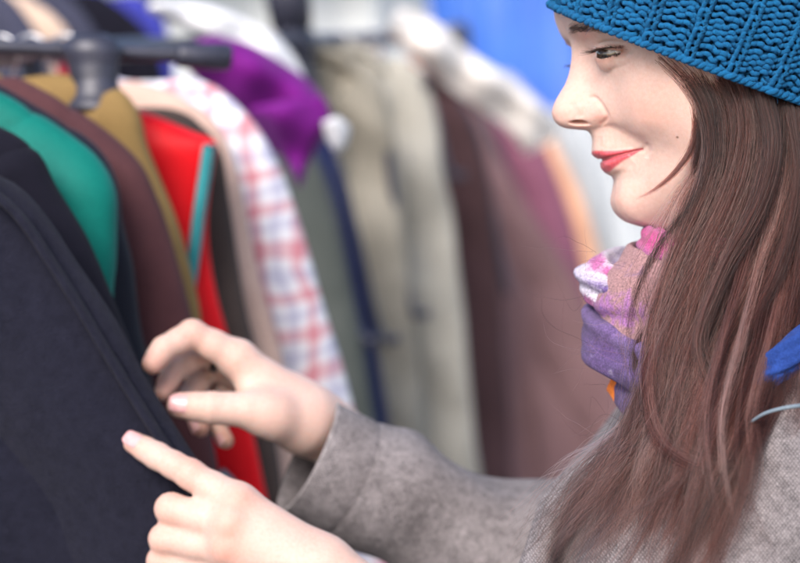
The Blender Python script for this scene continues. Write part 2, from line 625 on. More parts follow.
# nostril
c, s = math.cos(-0.06), math.sin(-0.06)
nm = np.exp(-(((GX - 579.5) / 8.5) ** 2 + ((GY - 122.6 - 0.012 * (GX - 579.5) ** 2 * (GX > 579.5)) / 2.1) ** 2) ** 2)
HP = HP + ((UP * 0.0025 + F * 0.0055)[None, None] * nm[..., None])
# eye: lids ride on the eyeball, opening pushed inside it
EYE_C = H(614.5, 52.8, 29.0)
EYE_R = 0.0118
opening = [(595.2, 53.2), (598, 51.4), (603, 50.3), (610, 49.7), (618, 49.5), (627.5, 49.8),
           (621, 52.8), (614, 55.0), (607, 56.4), (600.5, 56.0), (597, 54.6)]
oc = catmull(opening + opening[:1], 80)
od, _ = pdist(oc, GX, GY)
od = np.where(inside(oc, GX, GY), -od, od)
rv = HP - EYE_C
rr = np.linalg.norm(rv, axis=2)
near_eye = (np.hypot(GX - 613, GY - 52.5) < 34)
lid = EYE_R + 0.0011 - 0.0009 * np.clip(od / 14, 0, 3) ** 2
kk = 0.0022
hh = np.maximum(kk - np.abs(rr - lid), 0) / kk
out = np.maximum(rr, lid) + hh * hh * kk * 0.25
fade = np.clip((30 - np.hypot(GX - 613, GY - 52.5)) / 12, 0, 1)
out = rr + (out - rr) * fade
inn = EYE_R - 0.0016
w_in = np.clip(0.5 - od / 0.9, 0, 1)
new = out * (1 - w_in) + inn * w_in
rr2 = np.where(near_eye, new, rr)
# lids: hug the ball closely just outside the opening
hug = np.exp(-(np.clip(od, 0, None) / 4.0) ** 2) * (1 - w_in) * near_eye
rr2 = rr2 * (1 - hug) + (EYE_R + 0.0010) * hug
HP = EYE_C + rv * (rr2 / rr)[..., None]
HP = HP + normals(HP) * (-(0.0006) * groove([(598, 44.6), (606, 42.6), (618, 42.2), (630, 43), (640, 45)], 1.1))[..., None]

# colour masks (lipstick, flush, mole, brow skin)
upper_lip = [(592, 150.8), (597, 150.6), (604, 151), (615, 150.6), (628, 149.4), (641, 148.7), (641.5, 150.2), (631, 152.4), (622, 154.8), (613, 157.2), (606, 159.2), (598, 161), (588, 156)]
lower_lip = [(598, 160.4), (606, 158.8), (613, 156.8), (622, 154.4), (631, 152.2), (640.5, 150.3), (632, 156), (622, 161.5), (615, 167), (610, 171.6), (603, 173), (594, 166)]
lip = np.zeros(GX.shape)
for q in (upper_lip, lower_lip):
    qq = np.array(q + q[:1], float)
    d, _ = pdist(qq, GX, GY)
    d = np.where(inside(qq, GX, GY), d, -d)
    lip = np.maximum(lip, np.clip(d / 1.6 + 0.5, 0, 1))
flush = (0.8 * gs(603, 119, 9, 8) + 0.5 * gs(556, 114, 10, 10) + 0.7 * gs(652, 110, 28, 20) + 0.9 * gs(587, 35, 9, 6)
         + 0.8 * groove(opening[:6], 3.0, False) + 0.7 * groove(opening[5:] + opening[:1], 3.5, False) + 1.0 * nm + 0.4 * gs(616, 200, 12, 14))
mole = np.exp(-(np.hypot(GX - 677.5, GY - 137) / 1.25) ** 4)
browm = groove([(570, 29.5), (576, 27.2), (584, 25.4), (594, 24.6), (606, 25)], 3.0)

near_v = HP.reshape(-1, 3)
nr, nc = GX.shape
far = mirror(HP[:, 1:-1])                    # mid lines are shared
idx_near = np.arange(nr * nc).reshape(nr, nc)
idx_far = (np.arange(nr * (nc - 2)) + nr * nc).reshape(nr, nc - 2)
full = np.concatenate([idx_near, idx_far[:, ::-1]], axis=1)     # ring: front -> near side -> back -> far side
head_v = np.concatenate([near_v, far.reshape(-1, 3)])
a, b = full[:-1], full[1:]
head_f = np.stack([a, np.roll(a, -1, 1), np.roll(b, -1, 1), b], -1).reshape(-1, 4)
both = lambda m: np.concatenate([m.ravel(), m[:, 1:-1].ravel()])
head_attr = {'lip': both(lip), 'flush': both(flush), 'mole': np.concatenate([mole.ravel(), 0 * mole[:, 1:-1].ravel()]), 'brow': both(browm)}

# skin
def make_skin():
    m, nt, b = new_mat('skin')
    v = objvec(nt)
    n1 = noise(nt, 35, 4, 0.55, v); n2 = noise(nt, 420, 3, 0.6, v); n3 = noise(nt, 1600, 2, 0.6, v)
    base = ramp(nt, n1.outputs['Fac'], [(0.3, (0.53, 0.345, 0.29)), (0.7, (0.62, 0.43, 0.37))])
    base = mixc(nt, 0.42, base, ramp(nt, n2.outputs['Fac'], [(0.3, (0.51, 0.32, 0.265)), (0.7, (0.63, 0.455, 0.40))]))
    fl = attr(nt, 'flush')
    mu = nt.nodes.new('ShaderNodeMath'); mu.operation = 'MULTIPLY'; mu.use_clamp = True
    nt.links.new(fl.outputs['Fac'], mu.inputs[0]); mu.inputs[1].default_value = 0.62
    base = mixc(nt, mu.outputs[0], base, (0.56, 0.25, 0.19))
    br = nt.nodes.new('ShaderNodeMath'); br.operation = 'MULTIPLY'
    nt.links.new(attr(nt, 'brow').outputs['Fac'], br.inputs[0]); br.inputs[1].default_value = 0.3
    base = mixc(nt, br.outputs[0], base, (0.12, 0.07, 0.055))
    base = mixc(nt, attr(nt, 'mole').outputs['Fac'], base, (0.16, 0.07, 0.05))
    n4 = noise(nt, 900, 2, 0.5, objvec(nt, (1, 1, 0.25)))
    lipc = ramp(nt, n4.outputs['Fac'], [(0.3, (0.47, 0.065, 0.085)), (0.7, (0.58, 0.12, 0.14))])
    lf = attr(nt, 'lip').outputs['Fac']
    base = mixc(nt, lf, base, lipc)
    nt.links.new(base, b.inputs['Base Color'])
    rg = nt.nodes.new('ShaderNodeMapRange')
    nt.links.new(lf, rg.inputs['Value']); rg.inputs['To Min'].default_value = 0.58; rg.inputs['To Max'].default_value = 0.3
    nt.links.new(rg.outputs[0], b.inputs['Roughness'])
    b.inputs['Subsurface Weight'].default_value = 0.55
    b.inputs['Subsurface Radius'].default_value = (1.0, 0.35, 0.2)
    b.inputs['Subsurface Scale'].default_value = 0.006
    b.inputs['Specular IOR Level'].default_value = 0.4
    b.inputs['Sheen Weight'].default_value = 0.08
    bump(nt, mixc(nt, 0.4, n3.outputs['Fac'], n4.outputs['Fac']), 0.20, 0.001, b)
    return m


SKIN = make_skin()
# ------------------------------------------------------------------ hands and body under the clothes
def finger(S, joints, rads, k_out):
    """joints: [(px,py,depth)...] knuckle to tip; a pinch between joints, a small swelling on them"""
    p = [P(*j) for j in joints]
    pts, rs = [p[0]], [rads[0]]
    for i in range(1, len(p)):
        a, b = p[i - 1], p[i]
        mid = (a + b) / 2
        pts += [mid, b]
        rs += [(rads[i - 1] + rads[i]) / 2 * 0.955, rads[i]]
    S.chain(pts, rs, 0.004, k_out)
    return p


hand_tips, hand_nails = [], []


def nail(tip, dip, dorsal, w, l, r, k=0.2):
    """curved nail plate lying on the back of a finger end"""
    tip, dip, dorsal = map(np.asarray, (tip, dip, dorsal))
    ax = tip - dip; ax = ax / np.linalg.norm(ax)
    dorsal = dorsal - ax * (dorsal @ ax); dorsal /= np.linalg.norm(dorsal)
    sd = np.cross(ax, dorsal)
    us, vs = np.linspace(-1, 1, 11), np.linspace(0, 1, 11)
    out = []
    for t in (0.0, -0.0008):
        for v in vs:
            hw = w * (1 - 0.45 * max(0, v - 0.7) ** 2 / 0.09 * 0.8) * (0.82 + 0.18 * min(1, v * 4))
            for u in us:
                ang = u * hw / r
                drop = r * 0.10 * v * v
                out.append(tip + ax * (l * (v - 0.55)) + sd * (math.sin(ang) * r) + dorsal * (math.cos(ang) * (r + t) - drop))
    n = len(us) * len(vs)
    f1 = grid_faces(len(vs), len(us))
    f = np.concatenate([f1, f1[:, ::-1] + n])
    rim = []
    edge = ([(0, j) for j in range(10)] + [(i, 10) for i in range(10)] + [(10, j) for j in range(10, 0, -1)] + [(i, 0) for i in range(10, 0, -1)])
    e = [i * 11 + j for i, j in edge]
    for q in range(len(e)):
        a, b = e[q], e[(q + 1) % len(e)]
        rim.append([a, a + n, b + n, b])
    hand_nails.append((np.array(out), f.tolist() + rim))


res = 0.0011
# far (right) hand, pinching the edge of the coat
lo = P(np.array([120, 420]), np.array([480, 290]), np.array([1.46, 1.30]))
A = np.array([P(x, y, d) for x in (125, 400) for y in (295, 500) for d in (1.30, 1.50)])
S = SDF(A.min(0), A.max(0), res)
W = P(322, 425, 1.395)
S.chain([P(380, 478, 1.403), P(350, 448, 1.398), W, P(300, 413, 1.392)], [.024, .0225, .0205, .0215], .01, .01)
mcp = [(240, 361, 1.372), (242, 364, 1.394), (246, 372, 1.414), (255, 384, 1.430)]
for q, r in zip(mcp, (.0125, .0125, .0118, .0105)):
    S.chain([P(303, 412 + (q[2] - 1.372) * 200, 1.388 + (q[2] - 1.395) * .5), P(*q)], [.0175, r], .01, .016)
f1 = finger(S, [(236, 357, 1.370), (192, 334, 1.363), (164, 349, 1.352), (152.5, 364, 1.345)], [.0118, .0098, .0085, .0074], .010)
f2 = finger(S, [(240, 362, 1.394), (203, 352, 1.392), (174, 371, 1.378), (163, 392, 1.366)], [.0118, .0096, .0082, .0066], .008)
f3 = finger(S, [(246, 370, 1.414), (208, 368, 1.414), (189, 398, 1.402), (201, 428, 1.388)], [.0112, .0092, .0080, .0066], .007)
f4 = finger(S, [(254, 382, 1.430), (222, 385, 1.430), (210, 414, 1.420), (226, 441, 1.404)], [.0100, .0082, .0072, .0060], .006)
S.chain([P(302, 424, 1.372), P(268, 414, 1.350)], [.0185, .0145], .008, .016)        # ball of the thumb
S.chain([P(285, 405, 1.378), P(250, 392, 1.366)], [.014, .0075], .008, .014)         # web
ft = finger(S, [(272, 416, 1.352), (246, 410, 1.343), (211, 408, 1.338), (180, 405.5, 1.340)], [.0148, .0118, .0106, .0090], .010)
rh_v, rh_f = S.mesh()
hand_tips += [f1[3], f2[3], f3[3], f4[3], ft[3]] + [f1[1], f2[1]]
nail(ft[3], ft[2], -F + UP * 0.25, .0068, .0135, .0098)
nail(f3[3], f3[2], -F * 0.75 - RT * .5 - UP * .2, .0048, .010, .0076)
nail(f4[3], f4[2], -F * 0.75 - RT * .5 - UP * .2, .0044, .009, .0069)

# near (left) hand, forefinger laid on the coat
A = np.array([P(x, y, d) for x in (110, 420) for y in (420, 690) for d in (1.19, 1.36)])
S = SDF(A.min(0), A.max(0), res)
S.chain([P(430, 668, 1.250), P(380, 625, 1.252), P(345, 592, 1.253), P(322, 574, 1.254)], [.027, .0235, .0215, .0215], .01, .01)
mcp = [(238, 503, 1.262), (231, 525, 1.252), (228, 548, 1.254), (232, 571, 1.262)]
wr = [(318, 562, 1.258), (320, 572, 1.252), (322, 583, 1.254), (324, 592, 1.259)]
for q, w0, r in zip(mcp, wr, (.0122, .0125, .0118, .0105)):
    S.chain([P(*w0), P(*q)], [.0165, r], .01, .014)
g1 = finger(S, [(238, 504, 1.264), (190, 474, 1.268), (157, 456, 1.280), (134.5, 443, 1.2885)], [.0120, .0095, .0085, .0074], .009)
g2 = finger(S, [(231, 526, 1.256), (171, 509, 1.270), (186, 519, 1.300), (214, 527, 1.302)], [.0122, .0100, .0085, .0072], .005)
g3 = finger(S, [(228, 549, 1.258), (164, 539, 1.272), (182, 547, 1.301), (212, 553, 1.303)], [.0115, .0094, .0082, .0070], .005)
g4 = finger(S, [(232, 571, 1.264), (160, 561, 1.277), (180, 569, 1.302), (208, 574, 1.304)], [.0102, .0082, .0074, .0064], .005)
for q in mcp[:3]:
    S.chain([P(*q) - F * .0045 + UP * .001, P(q[0] + 12, q[1] + 7, q[2]) - F * .003], [.0095, .007], .004, .006)
gt = finger(S, [(300, 560, 1.270), (262, 540, 1.290), (236, 526, 1.305), (214, 518, 1.318)], [.0155, .0118, .0105, .0085], .010)
lh_v, lh_f = S.mesh()
hand_tips += [g1[3], g2[1], g3[1], g4[1], g1[1] + UP * .006, P(*mcp[0]) - F * .012, P(*mcp[1]) - F * .012, P(*mcp[2]) - F * .012]
nail(g1[3], g1[2], -F * .9 + UP * .4, .0058, .0120, .0083)

# neck, torso and arms (inside the clothes)
NECK = P(745, 330, 1.22)
PEL = NECK + np.array([0.10, 0.02, -0.62])
SH_L = P(800, 478, 1.13)        # near shoulder
SH_R = P(722, 415, 1.38)         # far shoulder
EL_R = P(575, 565, 1.425)
EL_L = P(610, 745, 1.14)
allp = np.array([NECK, PEL, SH_L, SH_R, EL_R, EL_L, P(430, 668, 1.25), P(400, 462, 1.40)])
S = SDF(allp.min(0) - .2, allp.max(0) + .2, .006)
S.chain([NECK + UP * .03, NECK - UP * .06], [.045, .055], .02, .03)
S.chain([(SH_L + SH_R) / 2 - UP * .06, NECK * .45 + PEL * .55, PEL], [.055, .075, .11], .05, .03)
S.chain([SH_L, (SH_L + SH_R) / 2 - UP * .02, SH_R], [.040, .045, .040], .03, .03)
S.chain([SH_R, P(640, 530, 1.412), EL_R], [.043, .038, .034], .02, .03)
S.chain([EL_R, P(500, 548, 1.42), P(425, 512, 1.41), P(362, 470, 1.40), P(345, 445, 1.398)], [.034, .032, .028, .022, .020], .02, .004)
S.chain([SH_L, EL_L], [.043, .036], .02, .03)
S.chain([EL_L, P(430, 668, 1.25)], [.036, .0265], .02, .02)
bd_v, bd_f = S.mesh()


def tint(v, pts, r):
    out = np.zeros(len(v))
    for p in pts:
        out = np.maximum(out, np.exp(-(np.linalg.norm(v - p, axis=1) / r) ** 2))
    return out


def lap(v, f, it=2, w=0.4):
    f = np.asarray(f)
    e = np.concatenate([f[:, [0, 1]], f[:, [1, 2]], f[:, [2, 3]], f[:, [3, 0]]])
    cnt = np.bincount(e.ravel(), minlength=len(v)).astype(float)[:, None]
    for _ in range(it):
        acc = np.zeros_like(v)
        np.add.at(acc, e[:, 0], v[e[:, 1]]); np.add.at(acc, e[:, 1], v[e[:, 0]])
        v = v + w * (acc / np.maximum(cnt, 1) - v)
    return v


rh_v, lh_v, bd_v = lap(rh_v, rh_f, 3), lap(lh_v, lh_f, 3), lap(bd_v, bd_f, 3)


def crease(v, j, ax, r):
    """skin folds over a finger joint"""
    d = v - j
    a = d @ ax
    rad = d - a[:, None] * ax
    n = rad / (np.linalg.norm(rad, axis=1, keepdims=True) + 1e-9)
    w = np.exp(-(np.linalg.norm(d, axis=1) / r) ** 4)
    return v - n * (w * .00042 * (np.cos(a / .0029 * 2 * math.pi) + .4))[:, None]


for ch in (f1, f2, f3, f4, ft):
    for i in (1, 2):
        ax = ch[i + 1] - ch[i - 1]; ax /= np.linalg.norm(ax)
        rh_v = crease(rh_v, ch[i], ax, .0125 - .002 * i)
for ch in (g1, g2, g3, g4):
    for i in (1, 2):
        ax = ch[i + 1] - ch[i - 1] if ch is g1 else ch[i] - ch[i - 1]
        ax /= np.linalg.norm(ax)
        lh_v = crease(lh_v, ch[i], ax, .0125 - .002 * i)
# ------------------------------------------------------------------ the woman
base = PEL.copy(); base[2] = 0
woman = empty('person', base, 'woman in a blue knitted beanie and grey tweed coat looking through a rail of clothes', 'woman')


def stack(parts):
    v, f, n = [], [], 0
    for a, b in parts:
        v.append(a); f += (np.asarray(b) + n).tolist(); n += len(a)
    return np.concatenate(v), f


bv, bf = stack([(head_v, head_f), (rh_v, rh_f), (lh_v, lh_f), (bd_v, bd_f)])
body = mesh_obj('body', bv, bf, SKIN, woman)
nh, nr_, nl = len(head_v), len(rh_v), len(lh_v)
fl = np.concatenate([head_attr['flush'], 1.0 * tint(rh_v, hand_tips, .011), 1.0 * tint(lh_v, hand_tips, .012), np.zeros(len(bd_v))])
set_attr(body, 'flush', fl)
for k in ('lip', 'mole', 'brow'):
    set_attr(body, k, np.concatenate([head_attr[k], np.zeros(nr_ + nl + len(bd_v))]))

m, nt, b = new_mat('nail')
b.inputs['Base Color'].default_value = (.66, .42, .40, 1)
nt.links.new(ramp(nt, noise(nt, 200, 2, .5, objvec(nt)).outputs['Fac'], [(0.3, (.60, .30, .31)), (0.7, (.68, .40, .40))]), b.inputs['Base Color'])
b.inputs['Roughness'].default_value = 0.28
b.inputs['Subsurface Weight'].default_value = 0.3
b.inputs['Subsurface Scale'].default_value = 0.003
NAIL = m
for v, f in hand_nails:
    mesh_obj('fingernail', v, f, NAIL, woman)

# black ring on the far hand
rc, rx_ = f2[0] * .38 + f2[1] * .62, f2[1] - f2[0]
rx_ = rx_ / np.linalg.norm(rx_); ra_ = np.cross(rx_, F); ra_ /= np.linalg.norm(ra_); rb_ = np.cross(rx_, ra_)
tt_ = np.linspace(0, 2 * math.pi, 49)
rv_, rf_ = [], []
for k, (rad, off) in enumerate(((.0109, -.0028), (.0122, -.0024), (.0124, 0), (.0122, .0024), (.0109, .0028))):
    rv_.append(rc + rx_ * off + rad * (np.cos(tt_[:-1])[:, None] * ra_ + np.sin(tt_[:-1])[:, None] * rb_))
mesh_obj('ring', np.concatenate(rv_), grid_faces(5, 48, True), plain('black_ring', (.012, .012, .014), .3), woman)

# ---- eyes
m, nt, b = new_mat('eye')
ga = attr(nt, 'gaze').outputs['Fac']
nv = noise(nt, 900, 3, .6, objvec(nt))
iris = ramp(nt, nv.outputs['Fac'], [(.3, (.035, .018, .010)), (.7, (.10, .05, .025))])
c = ramp(nt, ga, [(0.0, (0.004,) * 3), (0.170, (0.004,) * 3), (0.185, (1, 1, 1)), (0.56, (1, 1, 1)), (0.62, (.02, .012, .01))])
isw = ramp(nt, ga, [(0.60, (0, 0, 0)), (0.66, (1, 1, 1))])
scl = ramp(nt, nv.outputs['Fac'], [(.3, (.44, .36, .35)), (.7, (.52, .45, .44))])
c = mixc(nt, 1.0, c, iris, 'MULTIPLY')
c = mixc(nt, isw, c, scl)
nt.links.new(c, b.inputs['Base Color'])
b.inputs['Roughness'].default_value = 0.08
b.inputs['Coat Weight'].default_value = 1.0
b.inputs['Coat Roughness'].default_value = 0.02
EYE_M = m


def make_eye(c, gaze):
    gz = gaze / np.linalg.norm(gaze)
    a = np.cross(gz, UP); a /= np.linalg.norm(a); bb = np.cross(gz, a)
    th = np.linspace(0, math.pi, 60) ; ph = np.linspace(0, 2 * math.pi, 64, endpoint=False)
    r = EYE_R + 0.0006 * np.exp(-(th / 0.42) ** 4)
    v = c + r[:, None, None] * (np.cos(th)[:, None, None] * gz + np.sin(th)[:, None, None] * (np.cos(ph)[None, :, None] * a + np.sin(ph)[None, :, None] * bb))
    o = mesh_obj('eye', v.reshape(-1, 3), grid_faces(60, 64, True), EYE_M, woman)
    set_attr(o, 'gaze', np.repeat(th, 64))


gaze = -RT * .56 - UP * .32 - F * .76
make_eye(EYE_C, gaze)
make_eye(mirror(EYE_C), gaze - 2 * (gaze @ MID_N) * MID_N)

# ---- lashes and brows: tapered hairs
HAIRM = plain('dark_hair', (.045, .026, .022), .5, 0, .4, .2)
HN2 = normals(HP)


def surf(px, py):
    d = (GX - px) ** 2 + (GY - py) ** 2
    i = np.unravel_index(np.argmin(d), d.shape)
    return HP[i], HN2[i]


def hair_tubes(name, hairs, r0, far_too=True):
    for side in ((0, 1) if far_too else (0,)):
        mb = MB()
        for pts in hairs:
            if side and name == 'eyebrow' and (np.asarray(pts[0]) - P(577, 30, 1.2)) @ RT < 0:
                continue
            q = mirror(np.asarray(pts)) if side else np.asarray(pts)
            v, f = tube(q, r0 * np.linspace(1, 0.15, len(q)) ** 0.8, 5, True)
            mb.add(v, f)
        mb.build(name, HAIRM, woman)


def ball(px, py, extra=.0012):
    dC = (EYE_C - CAM) @ F
    q = P(px, py, dC)
    rv_ = q - EYE_C
    rad = EYE_R + extra
    hgt = math.sqrt(max(rad * rad - rv_ @ rv_, 1e-8))
    return q - F * hgt


up_edge = catmull([(594.8, 52.6), (597.5, 51.4), (603, 50.3), (610, 49.6), (618, 49.4), (628, 49.4)], 200)
lo_edge = catmull([(598, 56), (601, 57.4), (607, 58), (614, 56.4), (621, 53)], 100)
lash = []
for i in range(150):
    t = rng.uniform(0, 1) ** 0.9
    x, y = up_edge[int(t * 199)]
    p0 = ball(x, y, .0010)
    n = (p0 - EYE_C) / np.linalg.norm(p0 - EYE_C)
    L = rng.uniform(.0055, .0095) * (0.75 + 0.25 * math.sin(math.pi * t))
    d1 = n * .75 - UP * .42 - RT * (.42 - .55 * t) + rng.normal(size=3) * .09
    d2 = n * .5 + UP * .38 - RT * (.5 - .7 * t)
    s = np.linspace(0, 1, 6)[:, None]
    lash.append(p0 + L * (d1 * s + 0.45 * d2 * s ** 2))
for i in range(34):
    x, y = lo_edge[rng.integers(100)]
    p0 = ball(x, y, .0008)
    n = (p0 - EYE_C) / np.linalg.norm(p0 - EYE_C)
    L = rng.uniform(.0016, .003)
    s = np.linspace(0, 1, 4)[:, None]
    lash.append(p0 + L * ((n * .7 - UP * .6) * s - RT * .1 * s ** 2 + rng.normal(size=3) * .1 * s))
# dark rim of the upper lid
for k in range(3):
    lash.append(np.array([ball(x, y - .25 * k, .0009) for x, y in up_edge[::8]]))
hair_tubes('eyelash', lash, .00021)
brow = []
for i in range(170):
    t = rng.uniform(0, 1) ** 1.1
    x = 568.6 + 40 * t
    yc = 29.8 - 5.0 * t + 2.2 * t * t
    y = yc + rng.normal() * (2.1 - 0.8 * t)
    L = rng.uniform(7, 11)
    an = math.radians(rng.normal(-28 + 22 * t, 9))
    pts = []
    for s in np.linspace(0, 1, 6):
        q, n = surf(x + L * s * math.cos(an), y + L * s * math.sin(an) + 1.6 * s * s)
        pts.append(q + n * (.0002 + .0006 * math.sin(math.pi * min(1, s * 1.1))))
    brow.append(pts)
hair_tubes('eyebrow', brow, .00009)

# ---- knitted beanie: real yarn loops in rib stitch
front_p, back_p, near_p = P(554.5, 3.5, 1.222), P(866, 118, 1.222), P(700, 62, 1.134)
HC = (front_p + back_p) / 2
E1 = (front_p - back_p) / 2
E2 = near_p - HC; E2 = E2 - E1 * (E2 @ E1) / (E1 @ E1)
AX = np.cross(E1, E2); AX /= np.linalg.norm(AX)
if AX @ UP < 0:
    AX = -AX


def hat_pt(u, v, off):
    vv = np.asarray(v, float)
    dome = np.sqrt(np.clip(1 - (np.clip(vv - .055, 0, None) / .112) ** 2, 0.0004, 1))
    sc = (1 + .035 * np.sin(np.clip(vv / .08, 0, 1) * math.pi)) * dome
    cu, su = np.cos(u), np.sin(u)
    rad = E1 * (np.sign(cu) * np.abs(cu) ** .92)[..., None] + E2 * (np.sign(su) * np.abs(su) ** .92)[..., None]
    nrm = rad / np.linalg.norm(rad, axis=-1, keepdims=True)
    return HC + AX * vv[..., None] + rad * sc[..., None] + nrm * np.asarray(off)[..., None]


STS, ROWH, NROW = 72, .0041, 26
uu = np.linspace(0, 2 * math.pi, 4000)
pp = hat_pt(uu, np.zeros(4000), np.zeros(4000))
al = np.concatenate([[0], np.cumsum(np.linalg.norm(np.diff(pp, axis=0), axis=1))]); al /= al[-1]
yarn = MB()
SPS = 14
for j in range(NROW):
    n = STS * SPS
    sidx = np.arange(n) / SPS
    tt = (np.arange(n) % SPS) / SPS * 2 * math.pi
    st = (np.arange(n) // SPS)
    knit = (st % 3 == 0)
    jit = rng.normal(size=STS)[st]
    jit2 = rng.normal(size=STS)[st]
    pos = (sidx + 0.115 * np.sin(2 * tt)) / STS
    ph = sidx % 3
    rib = np.exp(-((ph - .5) / .42) ** 2) + np.exp(-((ph - 3.5) / .42) ** 2)
    vv = j * ROWH + .003 - .0031 * np.cos(tt) + 0.00045 * jit + .0004 * np.sin(al_w := sidx * .7 + j)
    dz = np.where(knit, -1.0, 1.25) * .00160 * np.cos(2 * tt) + .00040 * jit2
    off = .0002 + rib * .0034 - .0009 + dz
    pos = pos + .0006 * np.sin(j * 1.3 + sidx * .21)
    u = np.interp(pos % 1.0, al, uu)
    pts = hat_pt(u, vv, off)
    pts = np.concatenate([pts, pts[:1]])
    v, f = tube(pts, .00160 * (1 + .07 * np.sin(np.arange(n + 1) * .9) + .05 * np.sin(np.arange(n + 1) * .13 + j)), 7, False)
    yarn.add(v, f)
# cast-on edge
n = STS * 10
sidx = np.arange(n + 1) / 10
for k in range(2):
    u = np.interp((sidx / STS) % 1.0, al, uu)
    ph = sidx % 3
    rib = np.exp(-((ph - .5) / .42) ** 2) + np.exp(-((ph - 3.5) / .42) ** 2)
    pts = hat_pt(u, -.0012 + .0011 * np.sin(sidx * 2 * math.pi + k * math.pi), rib * .003 - .0005 + .0012 * np.cos(sidx * 2 * math.pi + k * math.pi))
    v, f = tube(pts, .0019, 7, False); yarn.add(v, f)

m, nt, b = new_mat('hat_wool')
v = objvec(nt)
n1, n2 = noise(nt, 60, 3, .6, v), noise(nt, 1500, 3, .7, v)
c = ramp(nt, n1.outputs['Fac'], [(.3, (.001, .085, .24)), (.7, (.001, .125, .33))])
c = mixc(nt, .4, c, ramp(nt, n2.outputs['Fac'], [(.3, (.0005, .045, .15)), (.75, (.002, .26, .55))]))
nt.links.new(c, b.inputs['Base Color'])
b.inputs['Roughness'].default_value = .8
b.inputs['Sheen Weight'].default_value = .06
b.inputs['Sheen Tint'].default_value = (.3, .7, 1, 1)
b.inputs['Specular IOR Level'].default_value = .3
bump(nt, n2.outputs['Fac'], .9, .0016, b)
WOOL = m
hat = yarn.build('knitted_hat', WOOL, woman)
nv_, nu_ = 60, 160
U_, V_ = np.meshgrid(np.linspace(0, 2 * math.pi, nu_, endpoint=False), np.linspace(0, .1665, nv_), indexing='xy')
sh = hat_pt(U_, V_, np.where(V_ < .108, -.0030, -.0005))
GAP_SHADE = fabric('hat_gap_shade', (.001, .03, .07), None, 80, .9, .1, .3, 900)  # shell under the yarn; its dark colour stands in for shade between stitches
mesh_obj('hat_gap_shade', sh.reshape(-1, 3), grid_faces(nv_, nu_, True), GAP_SHADE, hat)

# wool fuzz standing off the yarn
fz, fr_ = [], []
vsel = np.concatenate(yarn.v)
pick = vsel[rng.integers(0, len(vsel), 9000)]
for q in pick:
    n_ = q - (HC + AX * ((q - HC) @ AX)); n_ /= np.linalg.norm(n_)
    d_ = n_ * .8 + rng.normal(size=3) * .7; d_ /= np.linalg.norm(d_)
    L = rng.uniform(.0015, .0045); sd2 = rng.normal(size=3) * .35
    t_ = np.linspace(0, 1, 5)[:, None]
    fz.append(q + L * (d_ * t_ + sd2 * t_ ** 2)); fr_.append(np.full(5, .000045))
HAT_FUZZ = (fz, fr_)
# ------------------------------------------------------------------ hair
def curves_obj(name, strands, radii, mat, parent, tones=None):
    hc = bpy.data.hair_curves.new(name)
    hc.add_curves([len(s) for s in strands])
    org = np.zeros(3); q_ = parent
    while q_:
        org = org + np.array(q_.location); q_ = q_.parent
    pos = (np.concatenate(strands) - org).astype(np.float32)
    hc.attributes['position'].data.foreach_set('vector', pos.ravel())
    a = hc.attributes.get('radius') or hc.attributes.new('radius', 'FLOAT', 'POINT')
    a.data.foreach_set('value', np.concatenate(radii).astype(np.float32))
    if tones is not None:
        hc.attributes.new('tone', 'FLOAT', 'POINT').data.foreach_set('value', np.concatenate(tones).astype(np.float32))
    hc.materials.append(mat)
    o = bpy.data.objects.new(name, hc)
    COL.objects.link(o)
    if parent:
        o.parent = parent
    return o


m = bpy.data.materials.new('hair'); m.use_nodes = True
nt = m.node_tree
nt.nodes.remove(nt.nodes['Principled BSDF'])
hb = nt.nodes.new('ShaderNodeBsdfHairPrincipled')
hb.parametrization = 'COLOR'
nt.links.new(ramp(nt, attr(nt, 'tone').outputs['Fac'], [(0.0, (.003, .0011, .0009)), (.32, (.010, .0031, .0025)), (.56, (.050, .0155, .0120)), (.78, (.155, .056, .045)), (1.0, (.34, .155, .13))]), hb.inputs['Color'])
hb.inputs['Roughness'].default_value = .27
hb.inputs['Radial Roughness'].default_value = .40
hb.inputs['IOR'].default_value = 1.36
hb.inputs['Random Roughness'].default_value = .2
nt.links.new(hb.outputs[0], nt.nodes['Material Output'].inputs['Surface'])
HAIR = m

strands, radii, tones = [], [], []


